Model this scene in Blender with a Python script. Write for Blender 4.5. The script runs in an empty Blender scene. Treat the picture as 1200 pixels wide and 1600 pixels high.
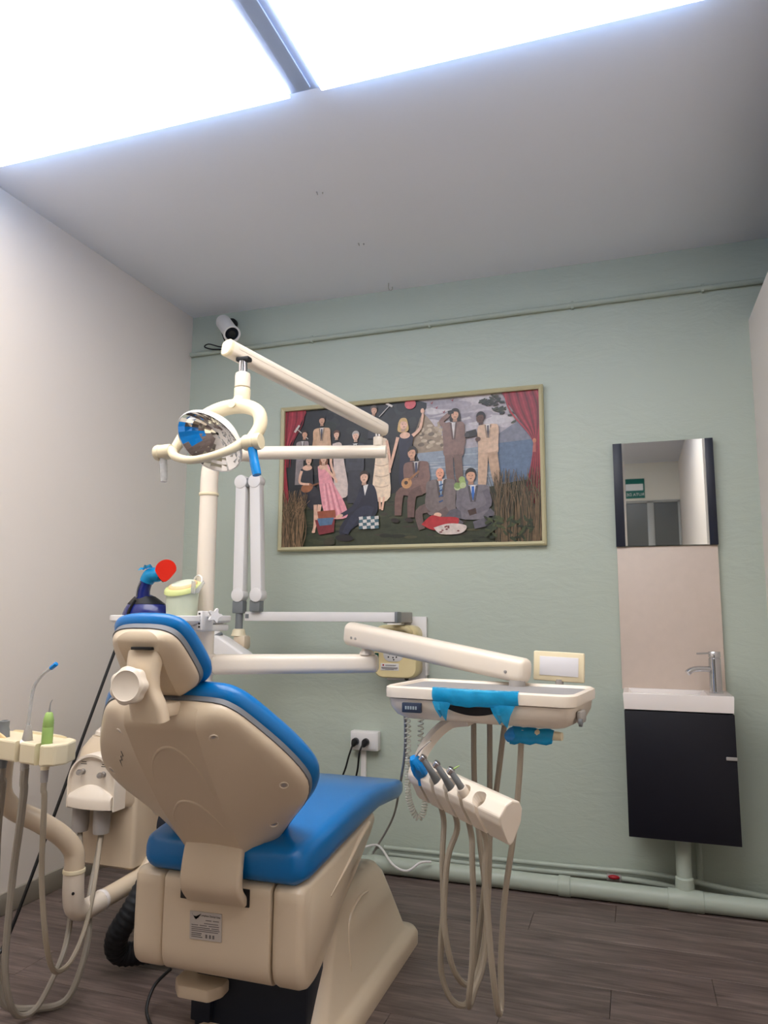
import bpy, bmesh, math, random
from mathutils import Vector, Matrix, Quaternion, noise
random.seed(7)
V = Vector
SC = bpy.context.scene
COL = SC.collection
PI = math.pi

# ------------------------------------------------------------------ camera
cam_d = bpy.data.cameras.new('camera')
cam_d.sensor_fit = 'VERTICAL'
cam_d.sensor_height = 36.0
cam_d.lens = 1150 / 1600 * 36.0
cam_d.clip_start = 0.02
cam = bpy.data.objects.new('camera', cam_d)
COL.objects.link(cam)
_y, _p, _r = (math.radians(a) for a in (18.544, 7.902, 0.325))
CAM = V((0, 0, 1.055))
fw = V((-math.sin(_y) * math.cos(_p), math.cos(_y) * math.cos(_p), math.sin(_p)))
rt = V((math.cos(_y), math.sin(_y), 0))
up = rt.cross(fw)
r2 = math.cos(_r) * rt + math.sin(_r) * up
u2 = -math.sin(_r) * rt + math.cos(_r) * up
cam.matrix_world = Matrix(((r2.x, u2.x, -fw.x, CAM.x), (r2.y, u2.y, -fw.y, CAM.y), (r2.z, u2.z, -fw.z, CAM.z), (0, 0, 0, 1)))
SC.camera = cam

# ------------------------------------------------------------------ world, exposure
w = bpy.data.worlds.new('world')
SC.world = w
w.use_nodes = True
w.node_tree.nodes['Background'].inputs[0].default_value = (0.75, 0.8, 0.9, 1)
w.node_tree.nodes['Background'].inputs[1].default_value = 0.05
SC.view_settings.view_transform = 'Standard'
SC.view_settings.look = 'None'
SC.view_settings.exposure = 0.0
SC.view_settings.gamma = 1.0
SC.view_settings.use_curve_mapping = False

PANEL_STRENGTH = 6.1      # luminous ceiling panels
LAMP_STRENGTH = 9.0      # unseen round lamp added behind the camera


# ------------------------------------------------------------------ materials
def lin(c):
    c = c / 255.0
    return c / 12.92 if c <= 0.04045 else ((c + 0.055) / 1.055) ** 2.4


def rgb(r, g, b):
    return (lin(r), lin(g), lin(b), 1)


def mat(name, col, rough=0.5, metal=0.0, var=0.06, vscale=6.0, bump=0.0, bscale=200.0, coat=0.0, trans=0.0, ior=1.45, spec=0.5, alpha=1.0, sss=0.0):
    m = bpy.data.materials.new(name)
    m.use_nodes = True
    nt = m.node_tree
    b = nt.nodes['Principled BSDF']
    tc = nt.nodes.new('ShaderNodeTexCoord')
    n = nt.nodes.new('ShaderNodeTexNoise')
    n.inputs['Scale'].default_value = vscale
    n.inputs['Detail'].default_value = 4
    nt.links.new(tc.outputs['Object'], n.inputs['Vector'])
    mx = nt.nodes.new('ShaderNodeMix')
    mx.data_type = 'RGBA'
    d = 1 - var
    mx.inputs[6].default_value = (col[0] * d, col[1] * d, col[2] * d, 1)
    mx.inputs[7].default_value = (min(1, col[0] * (1 + var)), min(1, col[1] * (1 + var)), min(1, col[2] * (1 + var)), 1)
    nt.links.new(n.outputs['Fac'], mx.inputs[0])
    nt.links.new(mx.outputs[2], b.inputs['Base Color'])
    b.inputs['Roughness'].default_value = rough
    b.inputs['Metallic'].default_value = metal
    b.inputs['IOR'].default_value = ior
    b.inputs['Specular IOR Level'].default_value = spec
    b.inputs['Coat Weight'].default_value = coat
    b.inputs['Coat Roughness'].default_value = 0.12
    b.inputs['Transmission Weight'].default_value = trans
    b.inputs['Alpha'].default_value = alpha
    if sss:
        b.inputs['Subsurface Weight'].default_value = sss
        b.inputs['Subsurface Radius'].default_value = (0.01, 0.01, 0.01)
    if bump:
        n2 = nt.nodes.new('ShaderNodeTexNoise')
        n2.inputs['Scale'].default_value = bscale
        n2.inputs['Detail'].default_value = 5
        nt.links.new(tc.outputs['Object'], n2.inputs['Vector'])
        bp = nt.nodes.new('ShaderNodeBump')
        bp.inputs['Strength'].default_value = bump
        bp.inputs['Distance'].default_value = 0.004
        nt.links.new(n2.outputs['Fac'], bp.inputs['Height'])
        nt.links.new(bp.outputs['Normal'], b.inputs['Normal'])
    return m


def wall_mat(name, col, rough, scale, strength, var=0.04):
    """painted plaster: broad trowel relief plus fine brush grain"""
    m = mat(name, col, rough, var=var, vscale=1.3)
    nt = m.node_tree
    b = nt.nodes['Principled BSDF']
    tc = nt.nodes['Texture Coordinate']
    mp = nt.nodes.new('ShaderNodeMapping')
    mp.inputs['Scale'].default_value = (1.0, 1.0, 2.6)
    nt.links.new(tc.outputs['Object'], mp.inputs['Vector'])
    n1 = nt.nodes.new('ShaderNodeTexNoise')
    n1.inputs['Scale'].default_value = scale
    n1.inputs['Detail'].default_value = 8
    n1.inputs['Roughness'].default_value = 0.62
    n1.inputs['Distortion'].default_value = 0.6
    nt.links.new(mp.outputs[0], n1.inputs['Vector'])
    bp = nt.nodes.new('ShaderNodeBump')
    bp.inputs['Strength'].default_value = strength
    bp.inputs['Distance'].default_value = 0.02
    nt.links.new(n1.outputs['Fac'], bp.inputs['Height'])
    nt.links.new(bp.outputs['Normal'], b.inputs['Normal'])
    return m


def plank_mat():
    m = mat('laminate_plank', rgb(142, 124, 122), 0.42, var=0.0, spec=0.35)
    nt = m.node_tree
    b = nt.nodes['Principled BSDF']
    tc = nt.nodes['Texture Coordinate']
    oi = nt.nodes.new('ShaderNodeObjectInfo')
    mul = nt.nodes.new('ShaderNodeVectorMath')
    mul.operation = 'MULTIPLY_ADD'
    comb = nt.nodes.new('ShaderNodeCombineXYZ')
    for i in range(3):
        nt.links.new(oi.outputs['Random'], comb.inputs[i])
    nt.links.new(comb.outputs[0], mul.inputs[0])
    mul.inputs[1].default_value = (37, 53, 11)
    nt.links.new(tc.outputs['Object'], mul.inputs[2])
    mp = nt.nodes.new('ShaderNodeMapping')
    mp.inputs['Scale'].default_value = (1.6, 26, 1)
    nt.links.new(mul.outputs[0], mp.inputs['Vector'])
    n1 = nt.nodes.new('ShaderNodeTexNoise')
    n1.inputs['Scale'].default_value = 2.2
    n1.inputs['Detail'].default_value = 9
    n1.inputs['Roughness'].default_value = 0.68
    n1.inputs['Distortion'].default_value = 0.8
    nt.links.new(mp.outputs[0], n1.inputs['Vector'])
    mp2 = nt.nodes.new('ShaderNodeMapping')
    mp2.inputs['Scale'].default_value = (1.2, 5, 1)
    nt.links.new(mul.outputs[0], mp2.inputs['Vector'])
    n2 = nt.nodes.new('ShaderNodeTexNoise')
    n2.inputs['Scale'].default_value = 2.4
    n2.inputs['Detail'].default_value = 3
    n2.inputs['Distortion'].default_value = 1.4
    nt.links.new(mp2.outputs[0], n2.inputs['Vector'])
    add = nt.nodes.new('ShaderNodeMath')
    add.operation = 'MULTIPLY_ADD'
    nt.links.new(n1.outputs['Fac'], add.inputs[0])
    add.inputs[1].default_value = 0.7
    mm = nt.nodes.new('ShaderNodeMath')
    mm.operation = 'MULTIPLY'
    mm.inputs[1].default_value = 0.3
    nt.links.new(n2.outputs['Fac'], mm.inputs[0])
    nt.links.new(mm.outputs[0], add.inputs[2])
    cr = nt.nodes.new('ShaderNodeValToRGB')
    e = cr.color_ramp.elements
    e[0].position = 0.34
    e[0].color = rgb(78, 66, 61)
    e[1].position = 0.66
    e[1].color = rgb(138, 122, 115)
    k = e.new(0.5)
    k.color = rgb(108, 94, 88)
    nt.links.new(add.outputs[0], cr.inputs[0])
    hs = nt.nodes.new('ShaderNodeHueSaturation')
    mr = nt.nodes.new('ShaderNodeMapRange')
    mr.inputs[3].default_value = 0.9
    mr.inputs[4].default_value = 1.08
    nt.links.new(oi.outputs['Random'], mr.inputs[0])
    nt.links.new(mr.outputs[0], hs.inputs['Value'])
    nt.links.new(cr.outputs[0], hs.inputs['Color'])
    nt.links.new(hs.outputs[0], b.inputs['Base Color'])
    bp = nt.nodes.new('ShaderNodeBump')
    bp.inputs['Strength'].default_value = 0.15
    bp.inputs['Distance'].default_value = 0.003
    nt.links.new(n1.outputs['Fac'], bp.inputs['Height'])
    nt.links.new(bp.outputs['Normal'], b.inputs['Normal'])
    return m


def emit_mat(name, col, strength):
    m = bpy.data.materials.new(name)
    m.use_nodes = True
    nt = m.node_tree
    b = nt.nodes['Principled BSDF']
    tc = nt.nodes.new('ShaderNodeTexCoord')
    n = nt.nodes.new('ShaderNodeTexNoise')
    n.inputs['Scale'].default_value = 1.5
    nt.links.new(tc.outputs['Object'], n.inputs['Vector'])
    mr = nt.nodes.new('ShaderNodeMapRange')
    mr.inputs[3].default_value = strength * 0.96
    mr.inputs[4].default_value = strength * 1.04
    nt.links.new(n.outputs['Fac'], mr.inputs[0])
    b.inputs['Base Color'].default_value = (0.8, 0.8, 0.8, 1)
    b.inputs['Emission Color'].default_value = col
    nt.links.new(mr.outputs[0], b.inputs['Emission Strength'])
    return m


def clear_mat(name, col, mixfac=0.5, rough=0.15):
    """thin clear plastic: part transparent, part glossy"""
    m = bpy.data.materials.new(name)
    m.use_nodes = True
    nt = m.node_tree
    b = nt.nodes['Principled BSDF']
    b.inputs['Base Color'].default_value = col
    b.inputs['Roughness'].default_value = rough
    out = nt.nodes['Material Output']
    tr = nt.nodes.new('ShaderNodeBsdfTransparent')
    tr.inputs[0].default_value = (min(1, col[0] * 1.3 + .15), min(1, col[1] * 1.3 + .15), min(1, col[2] * 1.3 + .15), 1)
    mix = nt.nodes.new('ShaderNodeMixShader')
    tc = nt.nodes.new('ShaderNodeTexCoord')
    n = nt.nodes.new('ShaderNodeTexNoise')
    n.inputs['Scale'].default_value = 60
    nt.links.new(tc.outputs['Object'], n.inputs['Vector'])
    mr = nt.nodes.new('ShaderNodeMapRange')
    mr.inputs[3].default_value = mixfac - 0.15
    mr.inputs[4].default_value = mixfac + 0.15
    nt.links.new(n.outputs['Fac'], mr.inputs[0])
    nt.links.new(mr.outputs[0], mix.inputs[0])
    nt.links.new(tr.outputs[0], mix.inputs[1])
    nt.links.new(b.outputs[0], mix.inputs[2])
    nt.links.new(mix.outputs[0], out.inputs[0])
    bp = nt.nodes.new('ShaderNodeBump')
    bp.inputs['Strength'].default_value = 0.5
    bp.inputs['Distance'].default_value = 0.004
    nt.links.new(n.outputs['Fac'], bp.inputs['Height'])
    nt.links.new(bp.outputs['Normal'], b.inputs['Normal'])
    return m


M = dict(
    green=wall_mat('sage_green_paint', rgb(186, 196, 182), 0.42, 7.0, 0.16),
    cream=wall_mat('off_white_paint', rgb(230, 221, 212), 0.5, 3.0, 0.03, 0.02),
    cream2=wall_mat('cream_paint', rgb(228, 222, 205), 0.5, 3.0, 0.03, 0.02),
    ceil=wall_mat('ceiling_paint', rgb(233, 236, 244), 0.6, 3.0, 0.04, 0.02),
    plank=plank_mat(),
    joint=mat('joint_dark', rgb(40, 32, 30), 0.8),
    skirting=mat('skirting_grey', rgb(150, 142, 130), 0.5),
    ivory=mat('ivory_plastic', rgb(216, 198, 172), 0.32, var=0.03, coat=0.25),
    ivory2=mat('pale_ivory_plastic', rgb(234, 222, 205), 0.3, var=0.03, coat=0.25),
    yellowed=mat('yellowed_plastic', rgb(232, 219, 186), 0.38, var=0.03, coat=0.1),
    boxcream=mat('cream_box_plastic', rgb(234, 216, 164), 0.38, var=0.03, coat=0.1),
    white=mat('white_plastic', rgb(232, 229, 226), 0.35, var=0.02),
    whitegloss=mat('white_ceramic', rgb(238, 230, 224), 0.15, var=0.015, coat=0.4),
    grey=mat('grey_plastic', rgb(120, 124, 126), 0.45),
    lgrey=mat('light_grey_plastic', rgb(165, 160, 155), 0.45),
    hose=mat('grey_hose', rgb(150, 142, 130), 0.45),
    hose2=mat('warm_grey_hose', rgb(162, 151, 134), 0.45),
    gasket=mat('grey_gasket', rgb(112, 115, 120), 0.5),
    blue=mat('blue_vinyl', rgb(0, 112, 184), 0.3, var=0.05, bump=0.06, bscale=260, coat=0.15),
    navy=mat('navy_plastic', rgb(22, 30, 44), 0.5),
    darkblue=mat('dark_blue_plastic', rgb(20, 34, 110), 0.25, coat=0.4),
    black=mat('black_plastic', rgb(18, 18, 20), 0.4),
    blackrubber=mat('black_rubber', rgb(24, 27, 32), 0.55),
    cabinet=mat('blue_black_laminate', rgb(13, 14, 26), 0.45, var=0.05),
    mirrorside=mat('navy_black_laminate', rgb(28, 33, 48), 0.4, var=0.05),
    chrome=mat('chrome', (0.62, 0.62, 0.64, 1), 0.08, 1.0, var=0.01),
    steel=mat('brushed_steel', (0.5, 0.49, 0.48, 1), 0.32, 1.0, var=0.05),
    mirror=mat('mirror_glass', (0.78, 0.80, 0.78, 1), 0.015, 1.0, var=0.0),
    reflector=mat('lamp_reflector', (0.88, 0.89, 0.9, 1), 0.03, 1.0, var=0.0),
    splash=mat('beige_laminate', rgb(212, 196, 182), 0.45, var=0.05, vscale=30),
    frame=mat('pale_gold_frame', rgb(196, 188, 150), 0.45, var=0.06, vscale=20),
    pipe=mat('green_painted_pipe', rgb(176, 186, 172), 0.4, var=0.05),
    cyan=clear_mat('cyan_film', rgb(30, 170, 228), 0.6, 0.18),
    cyanpale=clear_mat('pale_cyan_film', rgb(120, 205, 230), 0.7, 0.2),
    bluewrap=mat('blue_film', rgb(0, 135, 215), 0.25, bump=0.6, bscale=60, coat=0.3),
    clear=clear_mat('clear_plastic', rgb(205, 205, 205), 0.45, 0.1),
    coil=clear_mat('clear_coil', rgb(222, 220, 208), 0.75, 0.2),
    red=mat('red_acrylic', rgb(198, 30, 10), 0.2, coat=0.3),
    redpaint=mat('red_paint', rgb(170, 30, 40), 0.4),
    lime=mat('lime_plastic', rgb(212, 220, 148), 0.35),
    limeclear=mat('milky_lime_plastic', rgb(220, 228, 205), 0.35, var=0.05, vscale=15, sss=0.2),
    peach=mat('peach_plastic', rgb(232, 200, 150), 0.4),
    scaler=mat('green_silicone', rgb(158, 190, 108), 0.45),
    mat_grey=mat('grey_tray_mat', rgb(150, 148, 148), 0.5),
    screen=mat('white_screen', rgb(225, 224, 228), 0.2),
    lcd=mat('dark_lcd', rgb(52, 62, 82), 0.25),
    lcdtext=mat('lcd_text', rgb(150, 165, 175), 0.4),
    ink=mat('black_ink', rgb(48, 44, 42), 0.6),
    inkgrey=mat('grey_ink', rgb(110, 104, 102), 0.6),
    label=mat('silver_label', rgb(188, 180, 172), 0.35),
    doorgrey=mat('dark_grey_glass', rgb(96, 97, 94), 0.25),
    doorframe=mat('aluminium_frame', rgb(170, 170, 165), 0.35),
    signgreen=mat('sign_green', rgb(0, 105, 92), 0.4),
    signwhite=mat('sign_white', rgb(235, 235, 230), 0.4),
    switchgreen=mat('switch_green', rgb(0, 82, 62), 0.3),
    divider=mat('glow_tinted_profile', rgb(172, 194, 236), 0.45),  # blue in this colour stands in for the panels' glow on the strip
    panel=emit_mat('luminous_panel', (1.0, 0.97, 0.96, 1), PANEL_STRENGTH),
    glowedge=emit_mat('added_glow_edge', (0.22, 0.5, 1.0, 1), PANEL_STRENGTH * 1.6),  # blue glow added to tint the ceiling beside the panels
    lamp=emit_mat('added_warm_lamp', (1.0, 0.93, 0.82, 1), LAMP_STRENGTH),
)


# ------------------------------------------------------------------ mesh helpers
def catmull(pts, n=6):
    pts = [V(p) for p in pts]
    out = []
    for i in range(len(pts) - 1):
        p0 = pts[max(i - 1, 0)]
        p1, p2 = pts[i], pts[i + 1]
        p3 = pts[min(i + 2, len(pts) - 1)]
        for k in range(n):
            t = k / n
            out.append(0.5 * ((2 * p1) + (p2 - p0) * t + (2 * p0 - 5 * p1 + 4 * p2 - p3) * t * t + (3 * p1 - p0 - 3 * p2 + p3) * t ** 3))
    out.append(pts[-1])
    return out


def interp(tab, x):
    if x <= tab[0][0]:
        return tab[0][1]
    for (a, fa), (b, fb) in zip(tab, tab[1:]):
        if x <= b:
            return fa + (fb - fa) * (x - a) / (b - a)
    return tab[-1][1]


class MB:
    def __init__(self, mx=None):
        self.bm = bmesh.new()
        self.mx = mx

    def box(self, c, s, rot=None, bevel=0.0, seg=2):
        g = bmesh.ops.create_cube(self.bm, size=1.0)
        vs = g['verts']
        mx = Matrix.Translation(V(c)) @ (rot.to_4x4() if rot else Matrix.Identity(4)) @ Matrix.Diagonal((s[0], s[1], s[2], 1))
        bmesh.ops.transform(self.bm, matrix=mx, verts=vs)
        if bevel:
            es = list({e for v in vs for e in v.link_edges})
            bmesh.ops.bevel(self.bm, geom=es, offset=bevel, segments=seg, profile=0.5, affect='EDGES')
        return self

    def bb(self, x0, x1, y0, y1, z0, z1, bevel=0.0, seg=2):
        return self.box(((x0 + x1) / 2, (y0 + y1) / 2, (z0 + z1) / 2), (abs(x1 - x0), abs(y1 - y0), abs(z1 - z0)), None, bevel, seg)

    def rings(self, rings, caps=True, closed=True):
        bm = self.bm
        rv = [[bm.verts.new(V(p)) for p in r] for r in rings]
        n = len(rv[0])
        for a, b in zip(rv, rv[1:]):
            for i in range(n if closed else n - 1):
                j = (i + 1) % n
                try:
                    bm.faces.new((a[i], a[j], b[j], b[i]))
                except ValueError:
                    pass
        if caps:
            for r in (rv[0], rv[-1]):
                if len(r) > 2:
                    try:
                        bm.faces.new(r)
                    except ValueError:
                        pass
        return self

    def cyl(self, p0, p1, r0, r1=None, n=20, bevel=0.0):
        p0, p1 = V(p0), V(p1)
        r1 = r0 if r1 is None else r1
        d = (p1 - p0)
        L = d.length
        prof = [(r0, 0), (r1, L)] if not bevel else [(r0 - bevel, 0), (r0 - .3 * bevel, .3 * bevel), (r0, bevel), (r1, L - bevel), (r1 - .3 * bevel, L - .3 * bevel), (r1 - bevel, L)]
        return self.lathe(prof, p0, d, n)

    def lathe(self, prof, o, axis, n=24):
        o = V(o)
        a = V(axis).normalized()
        q = a.to_track_quat('Z', 'Y')
        x, y = q @ V((1, 0, 0)), q @ V((0, 1, 0))
        rings = []
        for r, h in prof:
            rr = max(r, 1e-5)
            rings.append([o + a * h + x * rr * math.cos(2 * PI * i / n) + y * rr * math.sin(2 * PI * i / n) for i in range(n)])
        return self.rings(rings)

    def tube(self, pts, r, n=10, sub=5, caps=True, flat=1.0, upv=None):
        path = catmull(pts, sub) if sub > 1 else [V(p) for p in pts]
        m = len(path)
        rs = r if isinstance(r, (list, tuple)) else [r, r]
        rings = []
        t0 = (path[1] - path[0]).normalized()
        ref = V(upv) if upv else (V((0, 0, 1)) if abs(t0.z) < .9 else V((1, 0, 0)))
        nrm = (ref - t0 * ref.dot(t0)).normalized()
        for i, p in enumerate(path):
            t = (path[min(i + 1, m - 1)] - path[max(i - 1, 0)]).normalized()
            nrm = (nrm - t * nrm.dot(t)).normalized()
            b = t.cross(nrm)
            f = i / (m - 1) * (len(rs) - 1)
            k = min(int(f), len(rs) - 2)
            rr = rs[k] + (rs[k + 1] - rs[k]) * (f - k)
            rings.append([p + nrm * rr * flat * math.cos(2 * PI * j / n) + b * rr * math.sin(2 * PI * j / n) for j in range(n)])
        return self.rings(rings, caps)

    def strip(self, pts, wv, tv, sub=5):
        """rectangular bar swept along a path; wv, tv fixed half vectors"""
        path = catmull(pts, sub) if sub > 1 else [V(p) for p in pts]
        wv, tv = V(wv), V(tv)
        return self.rings([[p - wv - tv, p + wv - tv, p + wv + tv, p - wv + tv] for p in path])

    def prism(self, poly, ext, bevel=0.0, seg=2):
        bm = self.bm
        a = [bm.verts.new(V(p)) for p in poly]
        e = V(ext)
        b = [bm.verts.new(V(p) + e) for p in poly]
        n = len(a)
        fs = [bm.faces.new(a[::-1]), bm.faces.new(b)]
        for i in range(n):
            j = (i + 1) % n
            fs.append(bm.faces.new((a[i], a[j], b[j], b[i])))
        if bevel:
            es = list({ed for f in fs for ed in f.edges})
            bmesh.ops.bevel(bm, geom=es, offset=bevel, segments=seg, profile=0.5, affect='EDGES')
        return self

    def ell(self, c, r, rot=None, seg=24, half=None):
        g = bmesh.ops.create_uvsphere(self.bm, u_segments=seg, v_segments=seg // 2, radius=1)
        vs = g['verts']
        r = (r, r, r) if not isinstance(r, (tuple, list)) else r
        mx = Matrix.Translation(V(c)) @ (rot.to_4x4() if rot else Matrix.Identity(4)) @ Matrix.Diagonal((r[0], r[1], r[2], 1))
        bmesh.ops.transform(self.bm, matrix=mx, verts=vs)
        return self

    def grid(self, rows, double=False):
        bm = self.bm
        rv = [[bm.verts.new(V(p)) for p in r] for r in rows]
        for a, b in zip(rv, rv[1:]):
            for i in range(len(a) - 1):
                bm.faces.new((a[i], a[i + 1], b[i + 1], b[i]))
        return self

    def build(self, name, m, parent=None, sharp=38, flat=False, label=None, crease=None):
        bm = self.bm
        if self.mx:
            bmesh.ops.transform(bm, matrix=self.mx, verts=bm.verts[:])
        bmesh.ops.remove_doubles(bm, verts=bm.verts[:], dist=1e-6)
        bmesh.ops.recalc_face_normals(bm, faces=bm.faces[:])
        root = parent
        while root and root.parent:
            root = root.parent
        if root:
            bmesh.ops.translate(bm, vec=-V(root.location), verts=bm.verts[:])
            off = None
        else:
            # origin at the base centre of the thing itself
            xs = [v.co for v in bm.verts]
            lo = V((min(c.x for c in xs), min(c.y for c in xs), min(c.z for c in xs)))
            hi = V((max(c.x for c in xs), max(c.y for c in xs), max(c.z for c in xs)))
            off = V(((lo.x + hi.x) / 2, (lo.y + hi.y) / 2, lo.z))
            bmesh.ops.translate(bm, vec=-off, verts=bm.verts[:])
        lim = math.radians(sharp)
        cr_ = set()
        if crease:
            o_ = V(root.location) if root else off
            cr_ = {e for e in bm.edges if crease(e.verts[0].co + o_) and crease(e.verts[1].co + o_)}
        for f in bm.faces:
            f.smooth = not flat
        for e in bm.edges:
            e.smooth = not (e in cr_ or (len(e.link_faces) == 2 and e.calc_face_angle(0) > lim))
        me = bpy.data.meshes.new(name)
        bm.to_mesh(me)
        bm.free()
        me.materials.append(M[m] if isinstance(m, str) else m)
        o = bpy.data.objects.new(name, me)
        COL.objects.link(o)
        if parent:
            o.parent = parent
        if off is not None:
            o.location = off
        if label:
            o['label'] = label
        return o


def tag(o, label, cat, group=None):
    o['label'] = label
    o['category'] = cat
    if group:
        o['group'] = group
    return o


def thing(name, label, cat, loc, group=None):
    o = bpy.data.objects.new(name, None)
    o.empty_display_size = 0.05
    COL.objects.link(o)
    o.location = loc
    return tag(o, label, cat, group)


def struct(o, label=None):
    o['kind'] = 'structure'
    if label:
        o['label'] = label
    return o


def boolean_cut(o, cutters):
    for c in cutters:
        md = o.modifiers.new('cut', 'BOOLEAN')
        md.operation = 'DIFFERENCE'
        md.solver = 'EXACT'
        md.object = c
    bpy.context.view_layer.update()
    dg = bpy.context.evaluated_depsgraph_get()
    me = bpy.data.meshes.new_from_object(o.evaluated_get(dg))
    o.modifiers.clear()
    mats = [m for m in o.data.materials]
    o.data = me
    if not me.materials:
        for m in mats:
            me.materials.append(m)
    for c in cutters:
        bpy.data.objects.remove(c)


def text_part(s, size, mx, m, parent, name='lettering', ext=0.0004):
    cu = bpy.data.curves.new('txt', 'FONT')
    cu.body = s
    cu.size = size
    cu.align_x = 'CENTER'
    cu.align_y = 'CENTER'
    cu.extrude = ext
    cu.resolution_u = 2
    t = bpy.data.objects.new('txt', cu)
    COL.objects.link(t)
    bpy.context.view_layer.update()
    dg = bpy.context.evaluated_depsgraph_get()
    me = bpy.data.meshes.new_from_object(t.evaluated_get(dg))
    bpy.data.objects.remove(t)
    root = parent
    while root.parent:
        root = root.parent
    me.transform(Matrix.Translation(-V(root.location)) @ mx)
    me.name = name
    me.materials.clear()
    me.materials.append(M[m])
    o = bpy.data.objects.new(name, me)
    COL.objects.link(o)
    o.parent = parent
    return o


def facing(c, nrm, upv=(0, 0, 1)):
    """matrix whose +Z looks along nrm, +Y near upv (text plane)"""
    z = V(nrm).normalized()
    x = V(upv).cross(z).normalized()
    y = z.cross(x)
    return Matrix(((x.x, y.x, z.x, c[0]), (x.y, y.y, z.y, c[1]), (x.z, y.z, z.z, c[2]), (0, 0, 0, 1)))


def rrect(hx, hz, r, k=5):
    """rounded rectangle outline, centred, list of (x, z)"""
    out = []
    for cx, cz, a0 in ((hx - r, hz - r, 0), (-hx + r, hz - r, 90), (-hx + r, -hz + r, 180), (hx - r, -hz + r, 270)):
        for i in range(k + 1):
            a = math.radians(a0 + 90 * i / k)
            out.append((cx + r * math.cos(a), cz + r * math.sin(a)))
    return out

# ================================================================== THE ROOM
XL, XR, YB, YF, H = -2.144, 0.496, 3.2, -1.5, 2.6
XO = 1.5                      # far side beyond the low partition
floor = struct(MB().bb(XL - .1, XO + .1, YF - .1, YB + .1, -0.06, -0.0085).build('floor', 'joint'), 'dark greyish brown laminate plank floor')
PW, PLN = 0.1625, 1.11
rows = []
yy = 2.6775 + 4 * PW
k = 4
full_mesh = None
while yy > YF:
    y0, y1 = max(yy - PW, YF), min(yy, YB)
    if y1 - y0 > 0.01 and y1 > y0:
        seam0 = 0.179 - 0.2775 * (3 - k)
        # seams on this row
        x = seam0
        while x > XL:
            x -= PLN
        while x < XO:
            a, b = max(x, XL), min(x + PLN, XO)
            if b - a > 0.02:
                isfull = abs(b - a - PLN) < 1e-4 and abs(y1 - y0 - PW) < 1e-4
                if isfull and full_mesh:
                    o = bpy.data.objects.new('plank', full_mesh)
                    COL.objects.link(o)
                    o.parent = floor
                else:
                    mb = MB()
                    g = 0.0006
                    L2, W2 = (b - a) / 2 - g, (y1 - y0) / 2 - g
                    t = 0.0007
                    mb.rings([[(sx * (L2 - i) , sy * (W2 - i), z) for sx, sy in ((-1, -1), (1, -1), (1, 1), (-1, 1))] for i, z in ((0, -0.008), (0, -t), (t, 0))])
                    o = mb.build('plank', 'plank', sharp=20)
                    o.parent = floor
                    if isfull:
                        full_mesh = o.data
                fl = V(floor.location)
                o.location = V(((a + b) / 2, (y0 + y1) / 2, 0 if (isfull and o.data == full_mesh and False) else 0)) - fl
                # mesh origin is at the plank's underside
                if min(v.co.z for v in o.data.vertices) > -1e-5:
                    o.location.z -= 0.008
            x += PLN
    yy -= PW
    k -= 1

struct(MB().bb(XL - .1, XO + .1, YF - .1, YB + .1, H, H + .1).build('ceiling', 'ceil'), 'flat white painted ceiling')
struct(MB().bb(XL - .1, XO + .1, YB, YB + .1, -.06, H).build('wall_back', 'green'), 'sage green painted plaster wall')
struct(MB().bb(XL - .1, XL, YF - .1, YB, -.06, H).build('wall_left', 'cream'), 'smooth off-white painted wall')
mb = MB()
mb.prism([(XR, YB, -.06), (XR, 1.6, -.06), (XR, 1.6, 2.255), (XR, YB, 2.255)], (0.05, 0, 0))
mb.prism([(XR, 1.6, -.06), (XR, YF, -.06), (XR, YF, H), (XR, 1.6, H)], (0.05, 0, 0))
struct(mb.build('wall_right', 'cream'), 'off-white partition wall that stops below the ceiling')
struct(MB().bb(XO, XO + .1, YF - .1, YB, -.06, H).build('wall_far_right', 'cream'))
struct(MB().bb(XL - .1, XO + .1, YF - .1, YF, -.06, H).build('wall_front', 'cream2'), 'cream wall opposite the green wall')
bl = MB()
bl.bb(XL, XL + .012, YF, YB - .001, 0, 0.075, 0.003)
struct(bl.build('baseboard_left', 'skirting'), 'low grey skirting board')

# glazed door seen in the mirror
d = struct(MB().bb(-1.0, 0.49, YF - .02, YF + .004, 0, 2.2).build('door_1', 'doorgrey'), 'dark grey glazed door leaf')
for x0, x1 in ((-.045, -.02), (.18, .245), (-1.02, -.98), (.47, .494)):
    MB().bb(x0, x1, YF, YF + .02, 0, 2.2, .003).build('door_frame', 'doorframe', d)
MB().bb(-1.02, .494, YF, YF + .02, 2.185, 2.21, .003).build('door_head', 'doorframe', d)

# evacuation sign seen in the mirror
s = thing('wall_sign', 'green and white evacuation route sign seen in the mirror', 'sign', (0.07, YF + .01, 2.24))
bd = MB().bb(-.02, .165, YF, YF + .006, 2.238, 2.44, .002).build('board', 'signgreen', s)
MB().bb(-.018, .15, YF + .006, YF + .008, 2.318, 2.385).build('arrow_band', 'signwhite', s)
text_part('RUTA DE', 0.042, facing((.0725, YF + .0075, 2.275), (0, 1, 0)), 'signwhite', s)

# unseen round lamp, added behind the viewer for extra warm light
cl = thing('added_ceiling_lamp', 'unseen round white ceiling lamp added behind the viewer', 'lamp', (-.75, -.85, H - .06))
MB().lathe([(.02, .06), (.19, .06), (.2, .05), (.2, .03), (.185, .028)], (-.75, -.85, H - .06), (0, 0, 1), 32).build('rim', 'white', cl)
MB().lathe([(.01, 0), (.1, .004), (.16, .016), (.185, .03)], (-.75, -.85, H - .06), (0, 0, 1), 32).build('diffuser', 'lamp', cl)

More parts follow.
